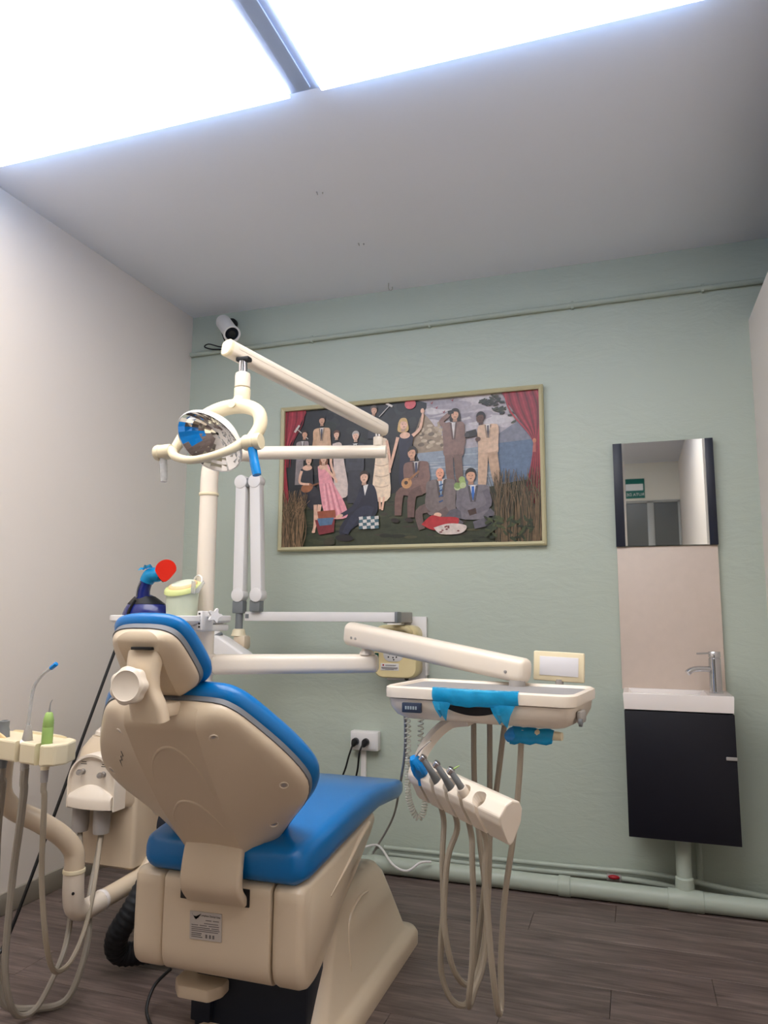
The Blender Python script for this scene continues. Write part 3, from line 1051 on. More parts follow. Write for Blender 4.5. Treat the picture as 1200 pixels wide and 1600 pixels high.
# security camera
t = thing('security_camera', 'white bullet security camera in the upper left corner', 'camera', (-1.86, 3.18, 2.45))
MB().cyl((-1.905, YB - .001, 2.53), (-1.905, YB - .02, 2.53), .033, n=20, bevel=.004).tube([(-1.905, 3.18, 2.53), (-1.9, 3.14, 2.528), (-1.885, 3.09, 2.51)], .011, 10, 4).build('bracket', 'black', t)
c0, c1 = V((-1.905, 3.10, 2.515)), V((-1.80, 3.015, 2.405))
ax = (c1 - c0).normalized()
LL = (c1 - c0).length
MB().lathe([(.02, 0), (.034, .006), (.038, .02), (.038, LL), (.042, LL), (.042, LL + .012), (.034, LL + .012), (.033, LL)], c0, ax, 28).build('housing', 'white', t)
hd = MB()
hd.lathe([(.043, .02), (.044, LL + .02)], c0 + V((0, 0, .004)), ax, 28)
ln = MB().lathe([(.001, LL + .004), (.033, LL + .004)], c0, ax, 24).build('front_glass', 'navy', t)
hd.bm.free()
MB().lathe([(.017, LL + .004), (.017, LL + .009), (.012, LL + .011), (.001, LL + .012)], c0, ax, 20).build('lens', 'black', ln)
MB().tube([(-1.915, 3.10, 2.49), (-1.93, 3.15, 2.46), (-1.925, 3.185, 2.42), (-1.90, 3.185, 2.405)], .0035, 6, 5).build('cable', 'black', t)
MB().tube([(-1.90, 3.18, 2.40), (-1.96, 3.165, 2.41), (-2.02, 3.165, 2.43), (-2.045, 3.165, 2.418), (-2.0, 3.165, 2.40), (-1.94, 3.17, 2.395), (-1.9, 3.18, 2.397)], .0035, 6, 6).build('cable_loop', 'black', t)

# ================================================================== DENTAL CHAIR
CX = -.965
chair = thing('dental_chair', 'blue padded dental chair with ivory plastic shell seen from behind', 'dental chair', (CX, 2.05, 0))


def frame_of(origin, ang):
    """local axes of a reclined pad: u across, v up along the pad, n towards the sitter"""
    a = math.radians(ang)
    return V(origin), V((1, 0, 0)), V((0, -math.sin(a), math.cos(a))), V((0, math.cos(a), math.sin(a)))


def outline(tab, m=26):
    """closed outline of a symmetric pad from (v, half width), rounded by sampling"""
    vs = [t[0] for t in tab]
    pts = catmull([(t[1], t[0], 0) for t in tab], 4)
    R_ = [(p.x, p.y) for p in pts]
    Lf = [(-p.x, p.y) for p in reversed(pts)]
    return R_ + Lf


def pad_parts(nm, fr, tab, thick, bulge, ridge, parent, edge=.016):
    P0, U, W_, N = fr
    ol = outline(tab)
    cu, cv = 0.0, (tab[0][0] + tab[-1][0]) / 2
    hwid = max(t[1] for t in tab)
    hlen = (tab[-1][0] - tab[0][0]) / 2

    def ring(off, n):
        out = []
        for x, y in ol:
            sx = (hwid + off) / hwid
            sy = (hlen + off) / hlen
            out.append(P0 + U * (x * sx) + W_ * (cv + (y - cv) * sy) + N * n)
        return out
    # soft cushion
    mb = MB()
    g = .013
    mb.rings([ring(o, n) for o, n in ((-.004, g - .002), (.004, g + .002), (.012, g + thick * .3), (.013, g + thick * .5), (.008, g + thick * .72), (-.004, g + thick * .9), (-.02, g + thick), (-.05, g + thick * 1.02), (-hwid * .7, g + thick * 1.0))])
    mb.build(nm + '_cushion', 'blue', parent, sharp=60)
    MB().rings([ring(-.002, -.001), ring(.0025, .001), ring(.003, g), ring(-.002, g)]).build(nm + '_gasket', 'gasket', parent)
    # moulded back shell with two ridges
    vt = sorted([(t[0], t[1]) for t in tab])
    v0, v1 = vt[0][0], vt[-1][0]
    rows = []
    rlist = {}
    nv = 40
    for i in range(nv + 1):
        f = i / nv
        # cluster rows near the ends
        f = .5 - .5 * math.cos(PI * f)
        v = v0 + (v1 - v0) * f
        hw = None
        for k in range(len(ol) // 2 - 1):
            (xa, ya), (xb, yb) = ol[k], ol[k + 1]
            if min(ya, yb) - 1e-9 <= v <= max(ya, yb) + 1e-9:
                hw = xa + (xb - xa) * ((v - ya) / (yb - ya) if abs(yb - ya) > 1e-9 else 0)
                break
        hw = hw if hw is not None else interp(vt, v)
        rr = min(interp(ridge, v), hw * .8)
        rlist[round(v, 4)] = rr
        endd = min(v - v0, v1 - v)
        lift = min(1, max(0, endd / .03)) ** .5 if endd > 0 else 0
        B = interp(bulge, v) * (1 if endd > .03 else lift)
        E = edge * (1 if endd > .012 else (max(0, endd) / .012) ** .5)
        row = []
        cols = [-1, -.992, -.97, -.93] + [-.93 + .93 * 0 for _ in range(0)]
        ss = []
        for s in (1.0, .985, .955, .9):
            ss.append(('f', s))
        for s in (.75, .5, .25):
            ss.append(('f', s))
        for s in (1.0, .96, .8, .5, .2):
            ss.append(('c', s))

        def pt(kind, s, sg):
            if kind == 'f':
                q = s                       # 1 at the rim, 0 at the ridge
                u = rr + (hw - rr) * q
                d = hw - u
                wv = E * (min(1, d / .012) ** .5 if d > 0 else 0) + B * (1 - q)
            else:
                u = rr * s
                wv = E + B * (1.0 - .05 * (1 - s))
            return P0 + U * (u * sg) + W_ * v - N * wv
        left = [pt(k, s, -1) for k, s in ss]
        right = [pt(k, s, 1) for k, s in reversed(ss)]
        rows.append(left + right)
    mb = MB()
    mb.grid(rows)
    def on_ridge(co):
        q = co - P0
        u_, v_ = abs(q.dot(U)), q.dot(W_)
        return abs(u_ - rlist.get(round(v_, 4), -9)) < 2e-4
    sh = mb.build(nm + '_shell', 'ivory', parent, sharp=50, crease=on_ridge)
    return sh, rr


BK_FR = frame_of((CX, 1.62 + .743 * .08, .50 + .669 * .08), 42)
BK_TAB = [(-.150, .0), (-.146, .055), (-.12, .082), (-.068, .115), (.03, .185), (.108, .243), (.17, .267), (.22, .262), (.28, .238), (.33, .210), (.38, .178), (.405, .155), (.42, .125), (.425, .06), (.425, .0)]
pad_parts('backrest', BK_FR, BK_TAB, .052, [(-.15, .0), (-.03, .05), (-.008, .066), (.15, .064), (.3, .05), (.42, .028)], [(-.15, .07), (0, .078), (.2, .085), (.42, .09)], chair)
P0, U, W_, N = BK_FR
# screws in the shell
for u, v, hw, rr_, B_ in ((.118, .362, .188, .088, .038), (.226, .2, .265, .085, .060), (.163, .065, .211, .080, .065)):
    for sg in (-1, 1):
        c = P0 + U * (u * sg) + W_ * v - N * (.016 + B_ * (1 - (u - rr_) / (hw - rr_)))
        sl = B_ / (hw - rr_)
        sc = MB().lathe([(.0105, -.006), (.0105, .0012), (.009, .0018), (.0078, -.001), (.001, -.001)], c, -N + U * (sl * sg), 16).build('screw_recess', 'ivory2', chair)
        MB().lathe([(.0062, -.0008), (.006, .0006), (.001, .0009)], c, -N + U * (sl * sg), 12).build('screw', 'steel', sc)
MB().cyl((-1.205, 1.775, .50), (-1.15, 1.775, .50), .048, n=24, bevel=.006).build('hinge_cover', 'navy', chair)
# embossed petals on the middle of the shell
for pts in ([(-.070, .20), (-.062, .262), (-.04, .312), (-.006, .338), (.03, .33), (.058, .283), (.074, .2), (.078, .1)], [(-.07, .06), (-.062, .12), (-.03, .168), (0, .176), (.03, .16), (.056, .108), (.072, .05)]):
    MB().tube([P0 + U * u + W_ * v - N * (.0130 + interp([(-.008, .066), (.15, .064), (.3, .05), (.42, .028)], v)) for u, v in pts], [.002, .0042, .0042, .002], 8, 5).build('embossed_rib', 'ivory', chair)
# hairline crack in the left flank of the shell
MB().tube([P0 + U * u + W_ * v - N * (.0165 + interp([(0, .066), (.15, .064), (.3, .05)], v) * (1 - (-u - .085) / (.25 - .085))) for u, v in ((-.138, .305), (-.140, .288), (-.152, .282), (-.154, .268), (-.165, .263), (-.170, .235))], .0007, 5, 1).build('hairline_crack', 'ink', chair)

# headrest
HR_FR = frame_of((CX, 1.36, .95), 40)
HR_TAB = [(-.086, .0), (-.085, .03), (-.075, .055), (-.056, .08), (-.03, .092), (.01, .0905), (.055, .0835), (.078, .072), (.09, .05), (.094, .02), (.094, 0)]
pad_parts('headrest', HR_FR, HR_TAB, .04, [(-.086, .012), (0, .018), (.094, .012)], [(-.086, .04), (.094, .05)], chair, .014)
P1, U1, W1, N1 = HR_FR
MB().bb(CX - .042, CX - .026, 1.318, 1.35, .965, 1.0, .006, 3).build('headrest_hinge', 'ivory', chair)
MB().cyl((CX + .036, 1.325, .985), (CX + .074, 1.332, .972), .016, .011, 16, .004).build('headrest_hinge', 'ivory', chair)
MB().box(P1 + U1 * .012 + W1 * .068 - N1 * .030, (.05, .01, .006), None, .001).build('hinge_slot', 'black', chair)
stem = [(CX + .006, 1.322, .992), (CX + .008, 1.308, .95), (CX + .012, 1.304, .905), (CX + .020, 1.308, .872), (CX + .025, 1.314, .838)]
mb = MB()
path = catmull(stem, 6)
wid = [.040, .039, .037, .034, .033, .036, .039, .040, .040]
for_r = []
for i, p in enumerate(path):
    f = i / (len(path) - 1)
    w_ = interp([(k / 8, wv) for k, wv in enumerate(wid)], f)
    t_ = .017
    a = [(x, y) for x, y in rrect(w_, t_, .012, 3)]
    tt = (path[min(i + 1, len(path) - 1)] - path[max(i - 1, 0)]).normalized()
    nn = V((1, 0, 0)).cross(tt).normalized()
    for_r.append([p + V((x, 0, 0)) + nn * y for x, y in a])
mb.rings(for_r)
mb.build('headrest_stem', 'ivory', chair)
MB().bb(CX - .004, CX + .046, 1.312, 1.39, .840, .870, .006).build('stem_foot', 'ivory', chair)
kn = V((CX + .002, 1.272, .910))
ka = V((.12, -.98, .06)).normalized()
mb = MB()
x_, y_ = ka.to_track_quat('Z', 'Y') @ V((1, 0, 0)), ka.to_track_quat('Z', 'Y') @ V((0, 1, 0))
rg = []
for r, h in ((.03, -.012), (.036, -.008), (.0375, .004), (.036, .013), (.030, .017), (.028, .0155), (.004, .0155)):
    rg.append([kn + ka * h + (x_ * math.cos(a) + y_ * math.sin(a)) * r * (1 + (.05 * math.cos(7 * a) if r > .033 else 0)) for a in (2 * PI * i / 56 for i in range(56))])
mb.rings(rg)
mb.build('headrest_knob', 'ivory2', chair)

# seat cushion with leg rest
seat = [(1.622, .19, .462, .495), (1.629, .208, .447, .508), (1.648, .219, .437, .516), (1.69, .224, .436, .521), (1.8, .226, .447, .531), (1.95, .228, .464, .545), (2.08, .229, .478, .551), (2.18, .229, .486, .546), (2.28, .228, .478, .532), (2.38, .223, .468, .515), (2.45, .208, .463, .503), (2.485, .185, .464, .497), (2.505, .15, .470, .490)]
mb = MB()
rg = []
for y, hw, a, b in seat:
    hz = (b - a) / 2
    r = min(.034, hz * .96)
    rg.append([(CX + .010 + x * .985, y, (a + b) / 2 - .006 + z + (.010 * (abs(x) / hw) ** 2 if z > 0 else 0)) for x, z in rrect(hw, hz, r, 6)])
# refine: insert mid points on the long top side for a soft dish
mb.rings(rg)
mb.build('seat_cushion', 'blue', chair, sharp=60)

# seat shell: three covers split by narrow joints
prof = [(1.632, .418), (1.630, .30), (1.634, .235), (1.655, .205), (1.70, .200), (1.78, .235), (1.92, .325), (2.05, .405), (2.12, .45), (2.14, .475), (2.10, .483), (2.0, .466), (1.85, .448), (1.70, .432), (1.65, .43)]


def cover(x0, x1, nm, skew0=0, skew1=0, bev=.012):
    mb = MB()
    rings = []
    n_ = 4
    for x, ins in ((x0, bev), (x0 + bev * .3, bev * .3), (x0 + bev, 0), (x1 - bev, 0), (x1 - bev * .3, bev * .3), (x1, bev)):
        c = V((0, 1.85, .33))
        pr = catmull([(0, y, z) for y, z in prof + prof[:1]], 4)[:-1]
        ring_ = []
        for q in pr:
            d = (c - q)
            d.normalize()
            ring_.append((x, q.y + d.y * ins, q.z + d.z * ins))
        rings.append(ring_)
    mb.rings(rings)
    return mb.build(nm, 'ivory', chair, sharp=45)


cover(-1.193, -1.1075, 'side_cover', bev=.016)
cover(-1.1055, -.8195, 'rear_cover', bev=.003)
cover(-.8175, -.737, 'side_cover', bev=.018)
MB().bb(-1.058, -.872, 1.6285, 1.66, .376, .416, .002).build('bracket_slot', 'black', chair)
# raised side hump near the leg rest hinge
MB().tube([(-.739, 1.80, .36), (-.737, 1.92, .405), (-.737, 2.0, .443), (-.739, 2.07, .462), (-.742, 2.10, .455)], [.003, .005, .008, .008, .003], 10, 5).build('side_rib', 'ivory', chair)
# metal strip bracket from the back shell into the seat shell
mb = MB()
br = catmull([(CX + .0, 1.632, .535), (CX + .005, 1.614, .50), (CX + .008, 1.601, .463), (CX + .008, 1.601, .42), (CX + .006, 1.632, .386)], 6)
rg = []
for i, p in enumerate(br):
    tt = (br[min(i + 1, len(br) - 1)] - br[max(i - 1, 0)]).normalized()
    nn = V((1, 0, 0)).cross(tt).normalized()
    hw = .077 + .004 * i / len(br)
    rg.append([p + V((x, 0, 0)) + nn * y for x, y in rrect(hw, .012, .008, 3)])
mb.rings(rg)
mb.build('back_bracket', 'ivory', chair)

# pedestal and floor flange
mb = MB()


def rr3(x0, x1, y0, y1, r, z, k=6):
    cx, cy = (x0 + x1) / 2, (y0 + y1) / 2
    return [(cx + a, cy + b, z) for a, b in rrect((x1 - x0) / 2, (y1 - y0) / 2, r, k)]


mb.rings([rr3(-1.085, -.700, 1.72, 2.50, .05, .0), rr3(-1.085, -.700, 1.72, 2.50, .05, .032), rr3(-1.082, -.707, 1.727, 2.493, .05, .046), rr3(-1.08, -.722, 1.735, 2.47, .05, .056),
          rr3(-1.085, -.732, 1.745, 2.45, .05, .066), rr3(-1.08, -.752, 1.82, 2.38, .045, .18), rr3(-1.075, -.766, 1.895, 2.325, .045, .265), rr3(-1.07, -.782, 1.92, 2.30, .04, .292), rr3(-1.05, -.81, 1.95, 2.27, .03, .300)])
ped = mb.build('pedestal', 'ivory', chair, sharp=50)
MB().tube([(-.741, 1.96, .12), (-.757, 1.975, .2), (-.762, 2.01, .245), (-.762, 2.08, .262), (-.759, 2.14, .258)], [.002, .005, .005, .002], 8, 5).build('pedestal_rib', 'ivory', chair)
MB().bb(-1.075, -.768, 1.735, 1.84, .0, .205, .01).build('pedestal_rear_shade', 'navy', chair)  # navy block painted as the shade in the pedestal's rear opening
MB().bb(-1.07, -.80, 1.76, 1.98, .16, .235, .01).build('lift_housing', 'navy', chair)
MB().prism([(-1.112, 1.705, .160), (-1.085, 1.675, .158), (-1.0, 1.675, .158), (-.978, 1.705, .160), (-.978, 1.75, .163), (-1.112, 1.75, .163)], (0, .0, -.03), .006).build('foot_pedal', 'ivory', chair)
MB().bb(-1.075, -1.02, 1.72, 1.79, .06, .14, .004).build('pedal_arm', 'navy', chair)

# rating label on the rear cover
lab = MB()
ly = 1.6288
lm = Matrix.Translation((-.985, ly, .322)) @ Matrix.Rotation(math.radians(-1.5), 4, 'Y')
lb = MB(lm).box((0, 0, 0), (.086, .0012, .062)).build('rating_label', 'label', chair, label='silver rating label with black print')


def lt(s, size, x, z, m='ink'):
    c = lm @ V((x, -.0009, z))
    text_part(s, size, facing(c, (0, -1, 0)), m, lb, ext=.0001)


lt('Complete Dental Unit', .0062, .012, .023)
wing = MB(lm)
wing.prism([(-.037, -.0009, .027), (-.03, -.0009, .016), (-.026, -.0009, .02), (-.021, -.0009, .016), (-.012, -.0009, .027), (-.02, -.0009, .0225), (-.026, -.0009, .013), (-.033, -.0009, .0215)], (0, -.0002, 0))
wing.build('emblem', 'ink', lb)
ln_ = MB(lm)
for z, segs in ((.013, ((.0, .016), (.02, .036))), (.006, ((-.004, .034),)), (.001, ((-.038, -.02), (-.016, .004), (.008, .036))), (-.004, ((-.038, .012), (.016, .036))), (-.008, ((-.038, .038),)), (-.012, ((-.038, .034),)), (-.017, ((-.038, -.01),)), (-.021, ((-.038, -.012),)), (-.025, ((-.038, -.008),))):
    for a, b in segs:
        ln_.bb(a, b, -.0009, -.0007, z - .0009, z + .0009)
for x in (.0, .01, .019):
    ln_.bb(x, x + .005, -.0009, -.0007, -.026, -.018)
lo = ln_.build('print_lines', 'inkgrey', lb)
lo['kind'] = 'stuff'

# ================================================================== DENTAL UNIT (side box, pole, shelf)
PX, PY = -1.38, 2.2
unit = thing('dental_unit', 'ivory cuspidor side box with upright pole and white shelf, left of the chair', 'dental unit', (-1.5, 2.2, 0))
mb = MB()


def rrx(x0, x1, y0, y1, r, z, k=5):
    return rr3(x0, x1, y0, y1, r, z, k)


mb.rings([rrx(-1.70, -1.515, 2.055, 2.50, .01, .258), rrx(-1.712, -1.502, 2.043, 2.51, .014, .268), rrx(-1.715, -1.50, 2.04, 2.52, .014, .40), rrx(-1.72, -1.50, 2.04, 2.52, .014, .62)])
mb.build('lower_box', 'ivory', unit)
mb = MB()
mb.rings([rrx(-1.55, -1.285, 2.18, 2.49, .02, .262), rrx(-1.56, -1.272, 2.172, 2.50, .03, .275), rrx(-1.56, -1.27, 2.17, 2.51, .03, .66)])
mb.build('rear_box', 'ivory', unit)
# rounded upper body, narrowing to the top
mb = MB()
mb.rings([rrx(-1.73, -1.505, 2.02, 2.53, .05, .452), rrx(-1.738, -1.50, 2.012, 2.54, .055, .465), rrx(-1.738, -1.50, 2.012, 2.54, .055, .58), rrx(-1.73, -1.495, 2.02, 2.53, .06, .62), rrx(-1.71, -1.48, 2.04, 2.51, .06, .655)])
mb.build('upper_body', 'ivory', unit)
MB().rings([rrx(-1.715, -1.262, 2.05, 2.515, .07, .657), rrx(-1.713, -1.264, 2.052, 2.513, .07, .668), rrx(-1.69, -1.28, 2.09, 2.49, .07, .70), rrx(-1.65, -1.31, 2.13, 2.45, .06, .715)]).build('top_cover', 'ivory2', unit)
# arched control panel at the front
cxp, czp = -1.614, .462
arch = []
for i in range(25):
    a = PI * i / 24
    arch.append((cxp + .090 * math.cos(a), 0, .53 + .088 * math.sin(a)))
arch = [(cxp + .090, 0, .452)] + arch + [(cxp - .090, 0, .452)]
mb = MB()
rg = []
for yv, s in ((2.02, 1.0), (1.972, 1.0), (1.966, .985), (1.966, .945), (1.975, .93)):
    rg.append([(cxp + (p[0] - cxp) * s, yv, .452 + (p[2] - .452) * s) for p in arch])
mb.rings(rg)
mb.build('control_panel', 'ivory2', unit)
mb = MB()
rg = []
for i in range(13):
    f = i / 12
    x = cxp - .080 + .16 * f
    b = math.sin(PI * f)
    rg.append([(x, 1.976, .495 + .03 * b), (x, 1.968, .494 + .027 * b), (x, 1.963 - .012 * b, .490), (x, 1.960 - .012 * b, .482), (x, 1.962 - .012 * b, .456), (x, 1.976, .456)])
mb.rings(rg)
mb.build('panel_lip', 'ivory2', unit)
for x, z, k in ((-1.652, .562, 0), (-1.574, .558, 1)):
    kb = MB().lathe([(.009, 0), (.009, .003), (.006, .004), (.006, .012), (.0085, .014), (.0095, .02), (.007, .026), (.001, .027)], (x, 1.976, z), (0, -1, 0), 16).build('control_knob', 'steel', unit)
    pm = MB()
    for q in range(2):
        pm.bb(x - .011 + .003 * q, x + .012 - .002 * q, 1.9745, 1.9752, z + .022 + .006 * q, z + .024 + .006 * q)
    pm.build('knob_marking', 'ink', unit)
# suction sockets below the panel
for x in (-1.672, -1.592):
    MB().lathe([(.018, 0), (.024, .002), (.026, .03), (.026, .085), (.02, .09)], (x, 2.0, .375), (0, 0, 1), 18).build('hose_socket', 'lgrey', unit)
# pole
MB().lathe([(.055, .70), (.055, .745), (.05, .755), (.047, .76), (.047, .785), (.04, .795), (.036, .80), (.036, 1.0), (.031, 1.005), (.0305, 1.46)], (PX, PY, 0), (0, 0, 1), 28).build('pole', 'ivory2', unit)
MB().lathe([(.030, .712), (.068, .712), (.07, .72), (.066, .735), (.05, .74)], (PX, PY, 0), (0, 0, 1), 28).build('pole_collar', 'ivory2', unit)
MB().lathe([(.033, 0), (.034, .002), (.034, .008), (.033, .010)], (PX, PY, 1.458), (0, 0, 1), 28).build('pole_ring', 'yellowed', unit)
# shelf with raised edge
sh = MB()
prof_s = []
rg = []
for z, ins in ((1.016, .03), (1.024, .006), (1.03, 0), (1.045, 0), (1.047, .003), (1.045, .007), (1.033, .010)):
    rg.append(rrx(-1.655 + ins, -1.325 - ins, 2.03 + ins, 2.32 - ins, .05, z))
sh.rings(rg)
sh.build('shelf', 'white', unit)
MB().prism([(-1.52, 2.10, 1.018), (-1.335, 2.10, 1.018), (-1.335, 2.10, .995), (-1.38, 2.10, .995)], (0, .19, 0), .006).build('shelf_bracket', 'white', unit)
ck_ = MB().bb(-1.338, -1.318, 2.09, 2.16, 1.0, 1.062, .004).build('clamp', 'white', unit)
dots = MB()
for i in range(5):
    dots.bb(-1.331, -1.325, 2.0885, 2.0905, 1.008 + i * .0105, 1.014 + i * .0105)
dots.build('clamp_vents', 'ink', ck_)
mb = MB()
st = []
for i in range(40):
    a = 2 * PI * i / 40
    r = .019 + .007 * math.cos(5 * a)
    st.append((-1.283, 2.12 + r * math.cos(a), 1.047 + r * math.sin(a)))
mb.prism(st, (.012, 0, 0), .002, 1)
mb.cyl((-1.32, 2.12, 1.047), (-1.283, 2.12, 1.047), .012, n=14)
mb.mx = Matrix.Translation((-1.3, 2.12, 1.047)) @ Matrix.Rotation(math.radians(-38), 4, 'Z') @ Matrix.Translation((1.3, -2.12, -1.047))
mb.build('star_knob', 'white', ck_)
# strut to the chair base
MB().tube([(-1.45, 2.28, .27), (-1.42, 2.28, .14), (-1.32, 2.28, .075), (-1.2, 2.28, .068), (-1.08, 2.28, .068)], .04, 14, 5).build('floor_strut', 'ivory', unit)

# ================================================================== DENTAL LAMP
lamp = thing('dental_lamp', 'dental operating lamp with mirrored dish on a jointed ivory arm', 'dental lamp', (PX, PY, 1.468))
A0 = V((-.785, 2.36, 1.611))
MB().tube([(PX, PY, 1.469), (PX, PY, 1.52), (PX + .006, PY + .002, 1.565), (PX + .03, PY + .008, 1.60), (PX + .075, PY + .02, 1.609), (PX + .14, PY + .037, 1.609)], .0305, 20, 5).build('pole_elbow', 'ivory2', lamp)
MB().cyl((PX + .13, PY + .035, 1.609), A0, .0235, .0225, 22, .004).build('lower_arm', 'ivory2', lamp)
pv = V((-.812, 2.353, 1.63))
MB().cyl(pv, pv + V((0, 0, .032)), .017, n=18, bevel=.002).build('pivot_base', 'ivory2', lamp)
MB().cyl(pv + V((0, 0, .03)), pv + V((0, 0, .06)), .011, n=16).build('pivot_pin', 'chrome', lamp)
B0, B1 = V((-.795, 2.375, 1.690)), V((-1.046, 1.725, 1.790))
ad = (B1 - B0).normalized()
sd = ad.cross(V((0, 0, 1))).normalized()
ud = sd.cross(ad)
ar = MB()


def arm_ring(p, sx, sz):
    return [p + sd * x + ud * z for x, z in rrect(.021 * sx, .023 * sz, .014 * min(sx, sz), 4)]


ar.rings([arm_ring(B0, .75, .75), arm_ring(B0 + ad * .006, .97, .97), arm_ring(B0 + ad * .012, 1, 1), arm_ring(B1 - ad * .012, 1.02, 1.02)])
ar.build('spring_arm', 'ivory2', lamp)
MB().rings([arm_ring(B1 - ad * .0118, 1.03, 1.03), arm_ring(B1 - ad * .003, 1.03, 1.03), arm_ring(B1, .9, .9)]).build('arm_cap', 'yellowed', lamp)
for s in (-1, 1):
    gr = MB()
    gr.strip([B0 + ad * .03 + sd * (.0212 * s) + ud * .004, B1 - ad * .03 + sd * (.0214 * s) + ud * .004], ud * .0025, sd * .0006, 1)
    gr.build('arm_groove', 'ivory2', lamp)
J = V((-1.005, 1.752, 1.752))
MB().bb(J.x - .018, J.x + .022, J.y - .013, J.y + .013, J.z - .001, J.z + .012, .004).build('joint_gap', 'blackrubber', lamp)
MB().cyl(J, J + V((0, 0, -.04)), .0125, n=16).build('joint_pin', 'chrome', lamp)
MB().lathe([(.015, 0), (.02, -.003), (.0215, -.01), (.0215, -.042), (.0205, -.043)], J + V((0, 0, -.032)), (0, 0, 1), 22).build('swivel_sleeve', 'ivory2', lamp)
MB().lathe([(.0215, 0), (.0225, -.002), (.0225, -.035), (.0215, -.05), (.012, -.06)], J + V((0, 0, -.078)), (0, 0, 1), 22).build('swivel_neck', 'yellowed', lamp)
MB().tube([J + V((.0, 0, -.105)), J + V((-.004, -.008, -.122)), J + V((-.016, -.018, -.138))], [.0215, .021, .019], 18, 4).build('neck_bend', 'yellowed', lamp)
HL, HR_ = V((-1.178, 1.655, 1.484)), V((-.915, 1.65, 1.492))
yk = [HR_ + V((-.012, .02, .01)), HR_ + V((.004, .035, .05)), HR_ + V((-.006, .045, .09)), V((-.965, 1.71, 1.607)), V((-1.02, 1.715, 1.612)), V((-1.075, 1.71, 1.598)), V((-1.125, 1.70, 1.565)), V((-1.15, 1.69, 1.53)), HL + V((.012, .02, .006))]
MB().tube(yk, [.017, .018, .019, .0205, .0205, .019, .016, .013], 16, 5).build('yoke', 'yellowed', lamp)
MB().lathe([(.0105, 0), (.0105, .004), (.001, .0045)], V((-1.0, 1.6915, 1.612)), (.05, -1, .1), 18).build('yoke_button', 'yellowed', lamp)
# dish
DC = V((-1.044, 1.655, 1.502))
tc_ = (CAM - DC).normalized()
rv_ = V((0, 0, 1)).cross(tc_).normalized()
uv_ = tc_.cross(rv_)
th = math.radians(50)
DN = (tc_ * math.cos(th) + (-.643 * rv_ - .766 * uv_) * math.sin(th)).normalized()
du = (rv_ * .766 - uv_ * .643)
du = (du - DN * du.dot(DN)).normalized()
dv = DN.cross(du)
RD = .094
mb = MB()
rg = []
for r in (1.0, .86, .7, .54, .38, .2, .05):
    h = -.042 * (1 - r * r)
    rg.append([DC + (du * math.cos(a) + dv * math.sin(a) * .97) * RD * r + DN * h for a in (2 * PI * i / 30 for i in range(30))])
mb.rings(rg, caps=False)
mb.build('reflector_dish', 'reflector', lamp, flat=True)
mb = MB()
rg = []
for r, h in ((1.0, .0), (1.02, .002), (1.035, -.002), (1.02, -.008), (.9, -.026), (.7, -.045), (.4, -.056), (.05, -.06)):
    rg.append([DC + (du * math.cos(a) + dv * math.sin(a) * .97) * RD * r + DN * h for a in (2 * PI * i / 40 for i in range(40))])
mb.rings(rg, caps=False)
mb.build('dish_back', 'white', lamp)
xa = (HR_ - HL).normalized()
for nm, c, s in (('left', HL, -1), ('right', HR_, 1)):
    MB().lathe([(.0195, -.02), (.021, -.016), (.021, .008), (.0195, .0095), (.0195, .012), (.0215, .0135), (.022, .022), (.020, .028), (.001, .029)], c, xa * s, 22).build('handle_hub', 'yellowed', lamp)
# bar carrying the bulb shield across the dish
bp = [HL + xa * .015, HL + xa * .028 + V((0, -.008, -.004)), HL + xa * .06 + V((0, -.035, -.026)), (HL + HR_) / 2 + V((0, -.06, -.046)), HR_ - xa * .06 + V((0, -.035, -.028)), HR_ - xa * .028 + V((0, -.008, -.004)), HR_ - xa * .015]
MB().tube(bp, [.019, .013, .0105, .0105, .013, .019], 14, 6).build('shield_bar', 'yellowed', lamp)
gh = MB().tube([HL + V((-.004, -.002, -.018)), HL + V((0, -.004, -.05)), HL + V((.004, -.006, -.082))], [.0095, .0105, .010, .0085], 12, 4)
gh.build('grip', 'clear', lamp, label='clear ribbed plastic grip')
MB().tube([HR_ + V((.004, -.002, -.016)), HR_ + V((.012, -.004, -.05)), HR_ + V((.022, -.006, -.088))], [.0125, .0115, .0125, .0115], 12, 4).build('grip', 'bluewrap', lamp, label='grip wrapped in blue film')

# ================================================================== DELIVERY ARM AND TRAY
dl = thing('delivery_unit', 'instrument tray console on a jointed ivory arm, right of the chair', 'delivery unit', (PX, PY, .80))
MB().lathe([(.039, -.035), (.045, -.03), (.045, .03), (.039, .035)], (PX, PY, .885), (0, 0, 1), 26).build('arm_collar', 'ivory2', dl)
E0, E1 = V((PX + .04, PY + .005, .885)), V((-.785, 2.285, .898))
ed = (E1 - E0).normalized()
es = ed.cross(V((0, 0, 1))).normalized()
eu = es.cross(ed)


def bar(p0, p1, hw, hh, r, cap0=True, cap1=True, taper=1.0):
    d_ = (p1 - p0).normalized()
    s_ = d_.cross(V((0, 0, 1))).normalized()
    u_ = s_.cross(d_)

    def rr_(p, k):
        return [p + s_ * x + u_ * z for x, z in rrect(hw * k, hh * k, r * k, 5)]
    mb = MB()
    mb.rings([rr_(p0, .72), rr_(p0 + d_ * .004, .9), rr_(p0 + d_ * .012, 1), rr_(p1 - d_ * .012, taper), rr_(p1 - d_ * .004, .9 * taper), rr_(p1, .72 * taper)])
    return mb


